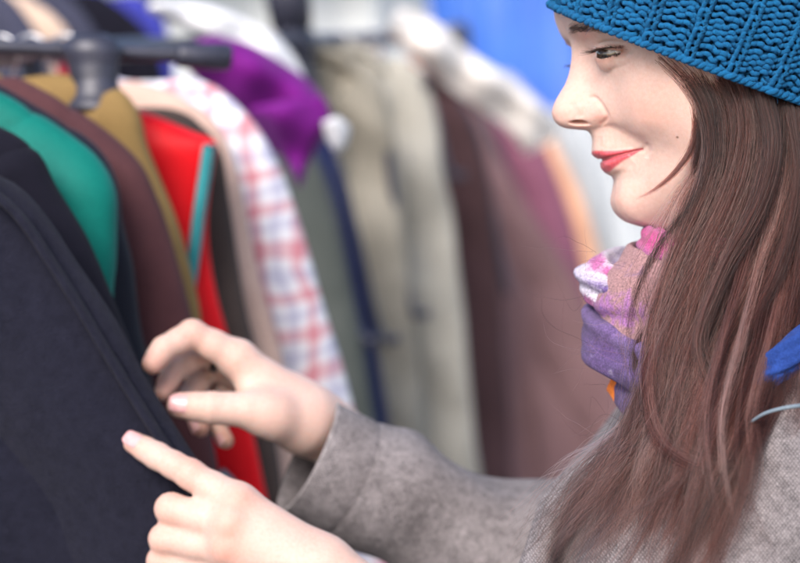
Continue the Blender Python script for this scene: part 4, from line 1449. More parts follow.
def hang(kind, name, d, outline, mat, label, cat, T=.03, hem=.62, sleeve=.0, fold=.007, seed=1, trim=None, group='garments hanging on the long rail', collar=True, flat=.55, centre_d=None):
    p0 = rail_at(d)
    o = to_plane(outline, d)
    sl = (o[-1] - o[-3 if len(o) > 2 else 0]); sl = sl / (abs(sl[1]) + 1e-6)
    ext = [o[-1] + np.array([max(min(sl[0], .25), -.1) * .5, -1]) * q for q in (.12, .3, max(.35, hem + o[-1][1]))] if hem + o[-1][1] > 0 else []
    if d > 1.78:
        o[:, 1] = np.minimum(o[:, 1], -.030 - .12 * np.clip(o[:, 0], 0, .1))
    o = o[o[:, 0] > .055]
    zn = min(-.028, o[0][1] + .006)
    neck = [np.array([.045, zn])] if o[0][0] > .06 else []
    pts = catmull(np.array(neck + list(o) + ext), 90)
    pts[:, 1] = np.minimum.accumulate(pts[:, 1] - np.linspace(0, .002, 90))
    s = np.concatenate([[0], np.cumsum(np.hypot(*np.diff(pts, axis=0).T))])
    root = empty(name, p0 + np.array([0, 0, pts[-1, 1]]), label, cat, group)
    thick = T * (.42 + .58 * sstep(s, .0, .16))
    body_r = pts[:, 0].copy()
    if sleeve > 0:
        tang = np.gradient(pts, axis=0); tang /= np.linalg.norm(tang, axis=1, keepdims=True)
        i0 = int(np.argmax(np.abs(tang[:, 1]) > .62)) if np.any(np.abs(tang[:, 1]) > .62) else 20
        inset = sstep(s, s[i0] - .02, s[i0] + .16) * sleeve * 1.25
        body_r = pts[:, 0] - inset
    rows = np.stack([-body_r, body_r, pts[:, 1]], 1)
    body_o = ring_loft(rows, thick, 'body' if kind != 'trousers' else 'leg_panel', mat, root, seed, fold, centre=p0)
    if sleeve > 0:
        nrm = np.stack([tang[:, 1], -tang[:, 0]], 1)      # inward for the right side
        nrm[nrm[:, 0] > 0] *= -1
        i1 = min(89, int(np.searchsorted(s, s[i0] + (.60 if d < 2.5 else .95))))
        st = max(0, i0 - 6)
        c = pts[st:i1] + nrm[st:i1] * sleeve
        for sd_ in (1, -1):
            nth = 48
            th = np.linspace(0, 2 * math.pi, nth, endpoint=False)
            ss = s[st:i1] - s[st]
            rad = sleeve * (.55 + .45 * sstep(ss, -.01, .06)) * (1 - .06 * ss / .6)
            tt_, nn = tang[st:i1], nrm[st:i1]
            co, si = np.cos(th), np.sin(th)
            wob = 1 + .012 * np.sin(ss[:, None] * 30 + 2 * th + seed) + (.03 * np.sin(ss[:, None] * 55 - 3 * th + seed)) * np.abs(si)[None]
            uvz = c[:, None] - nn[:, None] * (rad[:, None, None] * co[None, :, None] * wob[..., None])
            y = rad[:, None] * flat * si[None] * wob + vnoise(np.concatenate([uvz, uvz[..., :1] * 0], -1).reshape(-1, 3), 30, seed + 5).reshape(uvz.shape[:2]) * fold * .8
            v = p0 + (sd_ * uvz[..., 0])[..., None] * WDIR + uvz[..., 1][..., None] * Z + y[..., None] * RDIR
            n = len(c)
            f = grid_faces(n, nth, True).tolist() + [list(range(nth)), list(range((n - 1) * nth, n * nth))[::-1]]
            mesh_obj('sleeve', v.reshape(-1, 3), f, mat, root, uv=np.stack([uvz[..., 0], uvz[..., 1]], -1).reshape(-1, 2))
    if collar and kind in ('jacket', 'shirt'):
        cpts = np.array([[-.075, -.055], [-.06, -.03], [-.03, -.012], [.0, -.006], [.03, -.012], [.06, -.03], [.075, -.055]]) + np.array([0, zn + .02])
        cc = catmull(cpts, 40)
        v = []
        th = np.linspace(0, 2 * math.pi, 20, endpoint=False)
        for k, (u, z) in enumerate(cc):
            v.append(p0 + WDIR * u + Z * (z + .017 * np.cos(th))[:, None] + RDIR * (-.6 * thick[0] + .022 * np.sin(th) - .012 * np.cos(th))[:, None])
        mesh_obj('collar', np.concatenate(v), grid_faces(40, 20, True).tolist() + [list(range(20)), list(range(39 * 20, 40 * 20))[::-1]], mat, root)
    if trim:
        for tp, tm, rw, nm in trim:
            q = to_plane(tp, d)
            c = catmull(q, 50)
            w3 = p0 + c[:, :1] * WDIR + c[:, 1:] * Z - RDIR * (T * .9 if nm != 'seam' else .0195)
            tgt = np.gradient(w3, axis=0); tgt /= np.linalg.norm(tgt, axis=1, keepdims=True)
            a = np.cross(tgt, RDIR)
            th = np.linspace(0, 2 * math.pi, 16, endpoint=False)
            v = w3[:, None] + rw * np.cos(th)[None, :, None] * a[:, None] + .006 * np.sin(th)[None, :, None] * RDIR
            mesh_obj(nm, v.reshape(-1, 3), grid_faces(50, 16, True).tolist() + [list(range(16)), list(range(49 * 16, 50 * 16))[::-1]], tm, root)
    k_ = int(np.argmax(pts[:, 0] > .15)) or 30
    garments.append((root, d, zn, cat, label)); SHOULDER[label] = pts[:max(k_ + 2, 6)].copy()
    return root


def plaid():
    m, nt, b = new_mat('plaid')
    uv = attr(nt, 'cloth_uv').outputs['Vector']
    def stripes(axis, scale, stops, ph):
        mp = nt.nodes.new('ShaderNodeMapping'); mp.inputs['Location'].default_value = (ph, ph, 0)
        nt.links.new(uv, mp.inputs['Vector'])
        w = nt.nodes.new('ShaderNodeTexWave'); w.bands_direction = axis; w.inputs['Scale'].default_value = scale; w.inputs['Distortion'].default_value = 3.2; w.inputs['Detail Scale'].default_value = 1.5
        nt.links.new(mp.outputs[0], w.inputs['Vector'])
        return ramp(nt, w.outputs['Fac'], stops)
    white, red, blue = (.78, .76, .79), (.64, .12, .17), (.42, .42, .58)
    a = stripes('X', 8.5, [(.0, red), (.12, red), (.2, white), (.86, white), (.92, blue), (1, blue)], .3)
    bb = stripes('Y', 7.6, [(.0, red), (.18, red), (.28, white), (.84, white), (.90, blue), (1, blue)], .1)
    c = mixc(nt, .5, a, bb)
    c = mixc(nt, .35, c, mixc(nt, 1, a, bb, 'MULTIPLY'))
    c = mixc(nt, .22, c, white)
    nt.links.new(c, b.inputs['Base Color'])
    b.inputs['Roughness'].default_value = .9
    return m


FB = {k: fabric('cloth_' + k, *v) for k, v in {
    'navy': ((.0135, .0138, .027), (.0048, .0052, .0125), 130, .95, .25, 1.0, 800),
    'ink': ((.008, .0075, .015), (.005, .005, .010), 50, .95, .12, .4, 1000),
    'green': ((.002, .165, .135), (.001, .11, .09), 14, .6, .2, .2, 800),
    'lining': ((.010, .011, .020), None, 40, .6),
    'brown': ((.085, .034, .038), (.055, .022, .027), 30, .9, .2),
    'olive': ((.25, .16, .06), (.17, .105, .04), 20, .8),
    'red': ((.72, .006, .012), (.58, .004, .01), 12, .45, .1, .2),
    'teal': ((.04, .27, .30), None, 40, .7),
    'bark': ((.060, .045, .040), (.04, .03, .028), 25),
    'blush': ((.58, .40, .33), (.47, .31, .26), 20),
    'white': ((.74, .74, .76), (.60, .61, .66), 25),
    'purple': ((.17, .008, .20), (.11, .004, .135), 18, .6, .3, .2),
    'moss': ((.095, .105, .095), (.06, .068, .062), 20),
    'midnight': ((.016, .022, .075), None, 25),
    'stone': ((.29, .265, .22), (.17, .155, .125), 22),
    'oatmeal': ((.41, .385, .335), (.28, .265, .23), 22),
    'rust': ((.50, .16, .06), None, 20),
    'cocoa': ((.075, .040, .043), (.05, .027, .03), 12),
    'mauve': ((.215, .125, .128), (.15, .085, .09), 9),
    'plum': ((.23, .09, .14), (.17, .06, .10), 12),
    'apricot': ((.72, .40, .26), (.60, .31, .19), 12),
    'cream': ((.90, .84, .79), (.80, .72, .66), 10),
    'fog': ((.40, .41, .42), (.32, .33, .35), 10),
    'mist': ((.50, .53, .56), (.42, .44, .47), 10),
    'slate': ((.050, .052, .085), (.03, .032, .055), 16),
    'royal': ((.045, .05, .33), None, 16),
    'sand': ((.62, .46, .36), None, 16),
}.items()}
FB['plaid'] = plaid()

hang('jacket', 'coat', 1.335, [(-70, 168), (-30, 164), (0, 176), (14, 184), (32, 202), (53, 230), (71, 257), (95, 290), (120, 327), (145, 372), (170, 411), (195, 451), (216, 492), (238, 545), (262, 610)],
     FB['navy'], 'heavy navy wool coat in front, its edge held by both hands', 'coat', T=.034, hem=.95, sleeve=.070, fold=.0085, seed=3, flat=.42, trim=[
         ([(0, 186), (30, 213), (60, 256), (88, 300), (114, 343), (140, 386), (164, 424), (188, 462), (208, 500), (230, 552)], FB['navy'], .0035, 'seam')])
hang('jacket', 'jacket', 1.40, [(-70, 118), (-35, 118), (0, 127), (18, 136), (32, 145), (41, 157), (53, 184), (71, 213), (85, 235), (97, 260), (118, 310), (135, 352), (160, 420)],
     FB['ink'], 'black jacket showing as a dark shoulder between the navy coat and the green jacket', 'jacket', T=.028, sleeve=.05, seed=4, fold=.003)
hang('jacket', 'jacket', 1.46, [(-60, 72), (-30, 80), (0, 92), (21, 103), (46, 119), (71, 136), (92, 152), (107, 171), (115.5, 192), (117, 222), (117, 260), (114, 300), (118, 360)],
     FB['green'], 'emerald green jacket with rounded shoulder near the left end of the rail', 'jacket', T=.028, sleeve=.052, seed=5, fold=.004)
hang('jacket', 'jacket', 1.515, [(-50, 66), (-20, 76), (0, 85), (21, 97), (43, 110), (78, 131), (103, 152), (119, 181), (125, 220), (135, 262), (142, 320), (152, 380)],
     FB['lining'], 'thin dark jacket squeezed between the green jacket and the brown jacket', 'jacket', T=.022, sleeve=.045, seed=6)
hang('jacket', 'jacket', 1.575, [(-40, 44), (0, 64), (21, 78), (53, 95), (82, 113), (117, 138), (142, 163), (156, 192), (167, 221), (178, 260), (194, 330), (206, 400)],
     FB['brown'], 'dark reddish brown jacket behind the green jacket', 'jacket', T=.026, sleeve=.05, seed=7)
hang('jacket', 'jacket', 1.66, [(-15, 52), (40, 72), (85, 78), (122, 88), (142, 113), (148, 142), (160, 177), (174, 213), (188, 259), (200, 310), (208, 380), (216, 450), (226, 500)],
     FB['olive'], 'olive tan jacket between the brown jacket and the red jacket', 'jacket', T=.026, sleeve=.045, seed=8)
hang('jacket', 'jacket', 1.74, [(140, 111), (152, 114), (199, 134), (216, 140), (213, 165), (209, 195), (207, 230), (214, 285), (234, 360), (252, 430), (268, 505), (282, 570)],
     FB['red'], 'bright red jacket with teal edging', 'jacket', T=.026, seed=9, sleeve=0, fold=.005, trim=[
         ([(217, 143), (213, 170), (207, 210), (202, 250), (196, 292)], FB['teal'], .0055, 'edging'),
         ([(224, 470), (238, 484), (252, 500)], FB['teal'], .009, 'edging')])
hang('jacket', 'jacket', 1.80, [(170, 108), (203, 124), (220, 150), (227, 200), (240, 270), (256, 340), (270, 405), (284, 480)],
     FB['bark'], 'dark grey brown jacket between the red jacket and the pale pink jacket', 'jacket', T=.024, seed=10, sleeve=.04)
hang('jacket', 'jacket', 1.87, [(90, 66), (140, 78), (183, 98), (216, 124), (236, 164), (252, 230), (268, 300), (284, 370), (296, 440), (306, 520)],
     FB['blush'], 'pale pinkish beige jacket beside the checked shirt', 'jacket', T=.024, seed=11, sleeve=.045, collar=False)
hang('shirt', 'shirt', 1.96, [(125, 58), (160, 66), (200, 80), (240, 106), (265, 135), (285, 175), (301, 222), (321, 290), (340, 350), (354, 405), (372, 480), (392, 563), (404, 620)],
     FB['plaid'], 'red, white and blue checked shirt', 'shirt', T=.024, seed=12, sleeve=.062, hem=.8, collar=False)
hang('trousers', 'trousers', 2.60, [(285, 110), (305, 135), (322, 170), (336, 215), (350, 280), (362, 340), (373, 410), (382, 470)],
     FB['moss'], 'dark grey green trousers beside the checked shirt', 'trousers', T=.03, seed=14, fold=.006, collar=False)
hang('trousers', 'trousers', 2.72, [(305, 110), (328, 140), (341, 175), (353, 220), (366, 290), (377, 350), (387, 412), (396, 470)],
     FB['midnight'], 'dark navy blue trousers beside the beige coat', 'trousers', T=.03, seed=15, fold=.006, collar=False)
hang('jacket', 'coat', 2.95, [(345, 50), (366, 60), (384, 90), (394, 140), (402, 200), (410, 270), (416, 340), (421, 420), (428, 490)],
     FB['stone'], 'beige coat hanging in long folds, right next to the navy blue trousers', 'coat', T=.04, seed=16, fold=.022, sleeve=.06, hem=1.2)
hang('jacket', 'coat', 3.15, [(375, 46), (402, 52), (422, 74), (437, 120), (449, 190), (461, 270), (469, 350), (477, 430), (484, 500)],
     FB['oatmeal'], 'pale grey beige coat with a long sleeve, left of the dark brown coat', 'coat', T=.04, seed=17, fold=.022, sleeve=.06, hem=1.25)
hang('jacket', 'jacket', 3.40, [(392, 48), (416, 62), (430, 95), (438, 130), (442, 160), (444, 200)],
     FB['rust'], 'rust orange jacket peeking out above the dark brown coat', 'jacket', T=.04, seed=18, hem=.45, collar=False)
hang('jacket', 'coat', 3.70, [(425, 62), (448, 82), (470, 112), (486, 160), (497, 230), (504, 320), (510, 400), (516, 480)],
     FB['cocoa'], 'dark brown coat hanging between the pale grey beige coat and the mauve coat', 'coat', T=.05, seed=19, sleeve=.06, fold=.014, hem=1.3)
hang('jacket', 'coat', 4.02, [(474, 92), (490, 125), (508, 170), (535, 215), (566, 262), (592, 312), (612, 360), (636, 410), (656, 460), (670, 520)],
     FB['mauve'], 'wide mauve brown coat beside the face', 'coat', T=.06, seed=20, sleeve=.075, fold=.014, hem=1.35)
hang('jacket', 'jacket', 4.09, [(490, 82), (515, 102), (540, 138), (562, 186), (576, 232), (588, 285), (598, 340)],
     FB['plum'], 'plum coloured jacket edging out behind the mauve coat', 'jacket', T=.04, seed=21, sleeve=.06, hem=.8)
hang('jacket', 'jacket', 4.15, [(505, 86), (530, 106), (556, 142), (580, 190), (596, 236), (606, 280), (614, 340)],
     FB['apricot'], 'apricot orange jacket between the plum jacket and the cream coat', 'jacket', T=.04, seed=22, sleeve=.06, hem=.8)
hang('jacket', 'coat', 4.22, [(508, 72), (530, 92), (560, 120), (588, 165), (610, 220), (628, 275), (640, 340)],
     FB['fog'], 'light grey coat next to the apricot orange jacket, last on the rail', 'coat', T=.05, seed=23, sleeve=.08, hem=1.0)
# purple sweater thrown over the rail
PUR = empty('sweater', rail_at(2.30) + np.array([.12, 0, -.45]), 'purple sweater with white cuff thrown over the rail', 'sweater', 'garments hanging on the long rail')


def cushion(L, R, d0, d1, t, name, mat, parent, seed, fold=.006):
    """cloth folded over: left and right outlines in the photo, given real depth and thickness"""
    L = catmull(np.array(L, float), 70); R = catmull(np.array(R, float), 70)
    dd = np.linspace(d0, d1, 70)
    th = np.linspace(0, 2 * math.pi, 64, endpoint=False)
    co, si = np.cos(th), np.sin(th)
    sx = np.sign(co) * np.abs(co) ** .8
    a = (L + R) / 2; b_ = (R - L) / 2
    px = a[:, :1] + b_[:, :1] * sx; py = a[:, 1:] + b_[:, 1:] * sx
    v = P(px, py, np.repeat(dd[:, None], 64, 1))
    tt = t * np.sqrt(np.clip(1 - (np.linspace(-1, 1, 70)) ** 8, .1, 1))
    w = fold * (np.sin(px * .09 + py * .05 + seed) + .8 * np.sin(px * .05 - py * .11 + seed * 2)) + fold * .8 * vnoise(v.reshape(-1, 3), 30, seed).reshape(70, 64)
    y = tt[:, None] * si * (.35 + .65 * (1 - np.abs(sx) ** 4)) + w * (1 - np.abs(sx) ** 3)
    v = v + F * y[..., None]
    return mesh_obj(name, v.reshape(-1, 3), grid_faces(70, 64, True).tolist() + [list(range(64)), list(range(69 * 64, 70 * 64))[::-1]], mat, parent)


cushion([(176, 58), (196, 78), (222, 98), (244, 118), (258, 138), (272, 155)], [(214, 34), (250, 44), (282, 62), (310, 82), (328, 104), (331, 124)], 2.20, 2.28, .035, 'body', FB['purple'], PUR, 3)
cushion([(246, 108), (262, 130), (278, 152), (290, 170), (298, 186)], [(322, 96), (330, 118), (322, 140), (310, 162), (301, 188)], 2.17, 2.22, .028, 'sleeve', FB['purple'], PUR, 5)
cushion([(322, 122), (326, 138), (336, 154)], [(338, 116), (350, 128), (346, 146)], 2.17, 2.19, .016, 'cuff', FB['white'], PUR, 6, .002)

WSH = empty('shirt', rail_at(2.45) + np.array([.1, 0, -.3]), 'white shirt thrown over the rail just above the purple sweater', 'shirt', 'garments hanging on the long rail')
cushion([(146, 10), (186, 30), (222, 50), (254, 70), (284, 94)], [(156, 0), (204, 4), (252, 22), (290, 50), (310, 88)], 2.34, 2.42, .025, 'body', FB['white'], WSH, 9, .006)
SHAWL = empty('shawl', P(470, 90, 3.6) - Z * .1, 'cream shawl draped across the tops of the coats below the blue tarpaulin', 'shawl', 'garments hanging on the long rail')
cushion([(388, 34), (412, 56), (436, 76), (460, 96), (482, 110), (506, 128), (526, 154)], [(396, 8), (416, 12), (438, 24), (470, 52), (512, 80), (546, 110), (560, 136)], 3.36, 3.62, .022, 'cloth', FB['cream'], SHAWL, 7, .012)

# ---- the rail itself
BLK = plain('black_steel', (.030, .031, .050), .42, 0.1, .5, .25, 60)
rack = empty('clothes_rack', np.array([*rail_at(2.9)[:2], 0]), 'long black steel clothes rail on posts carrying all the garments', 'clothes rail')
a, b_ = rail_at(1.05), rail_at(4.30)
v, f = tube(np.linspace(a, b_, 30), .0125, 20); mesh_obj('rail', v, f, BLK, rack)
for d in (1.12, 2.86, 4.26):
    q = rail_at(d)
    v, f = tube([np.array([q[0], q[1], 0.02]), q - Z * .30, q - Z * .02], .016, 18); mesh_obj('post', v, f, BLK, rack)
    mb = MB()
    zz = np.linspace(0, 1, 26)
    prof = np.interp(zz, [0, .12, .3, .62, .8, 1], [.043, .040, .026, .024, .030, .026])
    th = np.linspace(0, 2 * math.pi, 28, endpoint=False)
    vv = q + np.array([0, 0, -.118]) + Z * (zz * .145)[:, None, None] + prof[:, None, None] * (np.cos(th)[None, :, None] * WDIR + .75 * np.sin(th)[None, :, None] * RDIR)
    mb.add(vv.reshape(-1, 3), grid_faces(26, 28, True).tolist() + [list(range(28))[::-1], list(range(25 * 28, 26 * 28))])
    v, f = tube([q - RDIR * .045, q - RDIR * .02, q + RDIR * .02, q + RDIR * .045], [.019, .022, .022, .019], 20); mb.add(v, f)
    mb.build('bracket', BLK, rack)
    mb = MB(); mb.box([q[0], q[1], .012], np.eye(3), [.25, .04, .012], .005); mb.build('foot', BLK, rack)
q = rail_at(2.86)
v, f = tube([q + Z * .02, q + Z * .07, q + Z * .12], [.03, .034, .03], 20); mesh_obj('post_cap', v, f, BLK, rack)
KN = plain('pale_knob', (.45, .60, .70), .25, .3)
v, f = tube([q - RDIR * .05 - Z * .05, q - RDIR * .06 - Z * .05, q - RDIR * .075 - Z * .05], [.012, .016, .010], 16); mesh_obj('knob', v, f, KN, rack)

# display arm reaching out from the rail, with its flared clamp
a0, a1 = rail_at(1.63), P(229, 57, 1.67)
v, f = tube(np.concatenate([[a0], np.linspace(P(-5, 46.5, 1.635), a1, 14)]), .0068, 18); mesh_obj('display_arm', v, f, BLK, rack)
v, f = tube([P(176, 55, 1.655), P(182, 55.2, 1.656), P(226, 57, 1.669), P(231, 57.4, 1.670)], [.0085, .0105, .0112, .0095], 18); mesh_obj('arm_sleeve', v, f, BLK, rack)
top_, bot_ = P(91, 34, 1.640), P(97, 112, 1.632)
zz = np.linspace(0, 1, 30)
prof = np.interp(zz, [0, .10, .22, .40, .62, .80, .93, 1], [.014, .024, .0265, .0215, .0195, .0225, .0275, .0265])
th = np.linspace(0, 2 * math.pi, 28, endpoint=False)
vv = (top_ + (bot_ - top_) * zz[:, None])[:, None] + prof[:, None, None] * (np.cos(th)[None, :, None] * RT + .7 * np.sin(th)[None, :, None] * F)
mesh_obj('arm_clamp', vv.reshape(-1, 3), grid_faces(30, 28, True).tolist() + [list(range(28))[::-1], list(range(29 * 28, 30 * 28))], BLK, rack)

# ---- hangers
SHORT = dict(zip([g_[4] for g_ in garments], [
    'heavy navy wool coat', 'black jacket', 'emerald green jacket', 'thin dark jacket', 'dark reddish brown jacket', 'olive tan jacket', 'bright red jacket',
    'dark grey brown jacket', 'pale pinkish beige jacket', 'checked shirt', 'grey green trousers', 'navy blue trousers', 'beige coat with long folds',
    'pale grey beige coat', 'rust orange jacket', 'dark brown coat', 'mauve brown coat', 'plum jacket', 'apricot orange jacket', 'light grey coat']))
RED = plain('size_disc', (.75, .05, .09), .4)
WIRE = plain('hook_wire', (.45, .45, .48), .3, .9)
for root, d, zn, cat, label in garments:
    p0 = rail_at(d)
    lab = SHORT[label] if label in SHORT else label.split(',')[0]
    hg = empty('coat_hanger', p0 + Z * (zn - .02), 'black plastic hanger on the long rail inside the ' + lab, 'hanger', 'hangers on the long rail')
    th = np.linspace(math.radians(-35), math.radians(200), 22)
    hook = [p0 + .0165 * (np.cos(t) * WDIR + np.sin(t) * Z) for t in th][::-1]
    hook = hook[::-1] if hook[0][2] > hook[-1][2] else hook
    pts = [p0 + Z * (zn - .015), p0 + Z * min(zn, -.03) * .8] + sorted(hook, key=lambda q: -((q - p0) @ WDIR)) [:1] + [p0 + .0165 * (np.cos(t) * WDIR + np.sin(t) * Z) for t in th]
    v, f = tube(np.array([p0 + Z * (zn - .015), p0 + Z * -.03 + WDIR * .004] + [p0 + .0165 * (np.cos(t) * WDIR + np.sin(t) * Z) for t in th]), .0019, 8)
    mesh_obj('hook', v, f, WIRE, hg)
    sp_ = SHOULDER[label]
    arms = catmull(np.array([p0 + WDIR * u + Z * min(zn - .02 - .10 * abs(u), float(np.interp(abs(u), sp_[:, 0], sp_[:, 1])) - .016) for u in np.linspace(-.13, .13, 13)]), 40)
    v, f = tube(arms, .007, 10); mesh_obj('arm', v, f, BLK, hg)
    v, f = tube([p0 + Z * (zn + .004), p0 + Z * (zn + .012), p0 + Z * (zn + .022)], [.010, .012, .010], 14); mesh_obj('size_disc', v, f, RED if d > 2.5 or abs(d - 1.96) < .05 else BLK, hg)

# ---- a second row of clothes behind, seen over the first
def behind(name, d, outline, mat, label, cat, seed):
    hang('jacket', name, d, outline, mat, label, cat, T=.03, hem=.5, sleeve=.04, seed=seed, group='clothes on the rail, upper left')
# ------------------------------------------------------------------ clothes on the rail behind, stall and ground
g_first = len(garments)


_rail_at = rail_at


def back_rail(d):
    return _rail_at(d) - WDIR * .50 + Z * .17


rail_at = back_rail
G2 = 'clothes on the rail behind, upper left'
hang('jacket', 'jacket', 2.55, [(-70, -70), (-30, -38), (4, -8), (32, 22), (50, 54), (60, 100), (66, 150)], FB['slate'], 'dark slate jacket in the top left corner, its shoulder sloping to the rail', 'jacket', T=.03, hem=.5, sleeve=.03, seed=31, group=G2)
hang('jacket', 'jacket', 2.75, [(-20, -25), (20, -5), (50, 12), (70, 34), (80, 66), (86, 110)], FB['sand'], 'skin beige jacket poking up over the rail near the top left corner', 'jacket', T=.025, hem=.5, sleeve=.03, seed=32, group=G2)
hang('jacket', 'jacket', 2.9, [(10, -50), (50, -25), (78, 5), (98, 32), (112, 70), (120, 120)], FB['slate'], 'dark slate jacket behind the skin beige one', 'jacket', T=.03, hem=.5, sleeve=.03, seed=33, group=G2)
hang('jacket', 'jacket', 3.1, [(50, -40), (95, -14), (130, 14), (155, 42), (166, 80), (172, 130)], FB['ink'], 'near black jacket between the slate jackets and the royal blue one', 'jacket', T=.03, hem=.5, sleeve=.03, seed=34, group=G2)
hang('jacket', 'jacket', 3.3, [(70, -45), (112, -22), (142, -4), (160, 16), (172, 50), (178, 110)], FB['royal'], 'royal blue jacket at the top edge, left of the white shirt', 'jacket', T=.03, hem=.5, sleeve=.03, seed=35, group=G2)
for root, d, zn, cat, label in garments[g_first:]:
    p0 = rail_at(d)
    hg = empty('coat_hanger', p0 + Z * (zn - .02), 'black hanger on the rear rail, inside the ' + {2.55: 'corner slate jacket', 2.75: 'skin beige jacket', 2.9: 'middle slate jacket', 3.1: 'near black jacket', 3.3: 'royal blue jacket'}[d], 'hanger', 'hangers on the rail behind')
    th = np.linspace(math.radians(-35), math.radians(200), 18)
    v, f = tube(np.array([p0 + Z * (zn - .015), p0 + Z * -.03 + WDIR * .004] + [p0 + .0165 * (np.cos(t) * WDIR + np.sin(t) * Z) for t in th]), .0019, 8)
    mesh_obj('hook', v, f, WIRE, hg)
    v, f = tube(catmull(np.array([p0 + WDIR * u + Z * (zn - .02 - .10 * abs(u) - .4 * u * u) for u in np.linspace(-.14, .14, 13)]), 40), .007, 10); mesh_obj('arm', v, f, BLK, hg)
rk = empty('clothes_rack', np.array([*rail_at(2.9)[:2], 0]), 'shorter black clothes rail standing behind the long one', 'clothes rail')
v, f = tube(np.linspace(rail_at(2.2), rail_at(3.8), 20), .0125, 18); mesh_obj('rail', v, f, BLK, rk)
for d in (2.25, 3.75):
    q = rail_at(d)
    v, f = tube([np.array([q[0], q[1], 0.02]), q - Z * .3, q], .016, 16); mesh_obj('post', v, f, BLK, rk)
    mb = MB(); mb.box([q[0], q[1], .012], np.eye(3), [.25, .04, .012], .005); mb.build('foot', BLK, rk)
rail_at = _rail_at

# ground
m, nt, b = new_mat('paving')
v = objvec(nt)
br = nt.nodes.new('ShaderNodeTexBrick'); nt.links.new(v, br.inputs['Vector'])
br.inputs['Scale'].default_value = 2.2; br.inputs['Mortar Size'].default_value = .012
br.inputs['Color1'].default_value = (.24, .23, .22, 1); br.inputs['Color2'].default_value = (.19, .185, .18, 1); br.inputs['Mortar'].default_value = (.08, .08, .08, 1)
n1 = noise(nt, 6, 5, .6, v)
c = mixc(nt, .5, br.outputs['Color'], ramp(nt, n1.outputs['Fac'], [(.3, (.14, .135, .13)), (.7, (.28, .27, .26))]))
nt.links.new(c, b.inputs['Base Color']); b.inputs['Roughness'].default_value = .85
gv = [[-150, -150, 0], [150, -150, 0], [150, 150, 0], [-150, 150, 0]]
ground = mesh_obj('ground', gv, [[0, 1, 2, 3]], m, None, False)
structure(ground)

# blue tarpaulin of the next stall
m, nt, b = new_mat('blue_tarp')
v = objvec(nt)
n1 = noise(nt, 2.2, 4, .55, v)
c = ramp(nt, n1.outputs['Fac'], [(.3, (.022, .085, .38)), (.7, (.04, .14, .52))])
nt.links.new(c, b.inputs['Base Color']); b.inputs['Roughness'].default_value = .45
b.inputs['Transmission Weight'].default_value = 0
TARP = m
tarp = empty('market_tarpaulin', P(540, 281, 7.0) * np.array([1, 1, 0]), 'bright blue tarpaulin wall of a market stall', 'tarpaulin')
nx, nz_ = 120, 90
c0, c1 = PZ(432, 6.9, 1.75), PZ(760, 6.3, 1.75)
c0[2] = c1[2] = 0
uu_ = np.linspace(0, 1, nx); zz = np.linspace(.05, 3.1, nz_)
dirw = (c1 - c0); L_ = np.linalg.norm(dirw[:2]); dn = np.array([dirw[1], -dirw[0], 0]) / L_
g0 = c0 + uu_[None, :, None] * dirw; g0 = np.repeat(g0, nz_, 0).copy()
g0[..., 2] = zz[:, None]
wv = .35 * .035 * np.sin(uu_[None] * 31 + 1.5 * np.sin(zz[:, None] * 2.2)) + .008 * np.sin(uu_[None] * 67 - zz[:, None] * 3) + .03 * np.sin(zz[:, None] * 4 + uu_[None] * 9)
fr = g0 + dn * wv[..., None]; bk = g0 + dn * (wv - .006)[..., None]
vv = np.concatenate([fr.reshape(-1, 3), bk.reshape(-1, 3)])
f1 = grid_faces(nz_, nx); n = nz_ * nx
ff = np.concatenate([f1, f1[:, ::-1] + n]).tolist()
e = [j for j in range(nx)] + [i * nx + nx - 1 for i in range(1, nz_)] + [(nz_ - 1) * nx + j for j in range(nx - 2, -1, -1)] + [i * nx for i in range(nz_ - 2, 0, -1)]
ff += [[e[i], e[i] + n, e[(i + 1) % len(e)] + n, e[(i + 1) % len(e)]] for i in range(len(e))]
mesh_obj('sheet', vv, ff, TARP, tarp)
for q in (c0, c1):
    v_, f_ = tube([np.array([q[0], q[1], 0]) - dn * .06, np.array([q[0], q[1], 3.2]) - dn * .06], .025, 14); mesh_obj('pole', v_, f_, BLK, tarp)

# pale canvas canopy wall behind the rail
m, nt, b = new_mat('pale_canvas')
n1 = noise(nt, 1.6, 4, .6, objvec(nt))
nt.links.new(ramp(nt, n1.outputs['Fac'], [(.3, (.56, .60, .62)), (.7, (.74, .76, .76))]), b.inputs['Base Color']); b.inputs['Roughness'].default_value = .7
CANV = m
cv_ = empty('market_stall', P(200, 281, 8) * np.array([1, 1, 0]), 'pale white canvas stall standing behind the clothes rails', 'market stall')
c0, c1 = PZ(-260, 7.6, 1.75), PZ(438, 8.4, 1.75)
c0[2] = c1[2] = 0
dirw = c1 - c0; L_ = np.linalg.norm(dirw[:2]); dn = np.array([dirw[1], -dirw[0], 0]) / L_
g0 = np.repeat(c0 + uu_[None, :, None] * dirw, nz_, 0).copy(); zz = np.linspace(.03, 2.6, nz_); g0[..., 2] = zz[:, None]
wv = .04 * np.sin(uu_[None] * 44 + np.sin(zz[:, None] * 2)) + .02 * np.sin(uu_[None] * 90 - zz[:, None] * 2)
fr = g0 + dn * wv[..., None]; bk = g0 + dn * (wv - .006)[..., None]
mesh_obj('canvas_wall', np.concatenate([fr.reshape(-1, 3), bk.reshape(-1, 3)]), ff, CANV, cv_)
mb = MB()
for k in range(2):
    pass
top = [c0 + Z * 2.6, c1 + Z * 2.6]
ro = np.array([top[0] + dn * .5 - Z * .35, top[1] + dn * .5 - Z * .35, top[1] - dn * 1.6 + Z * .6, top[0] - dn * 1.6 + Z * .6])
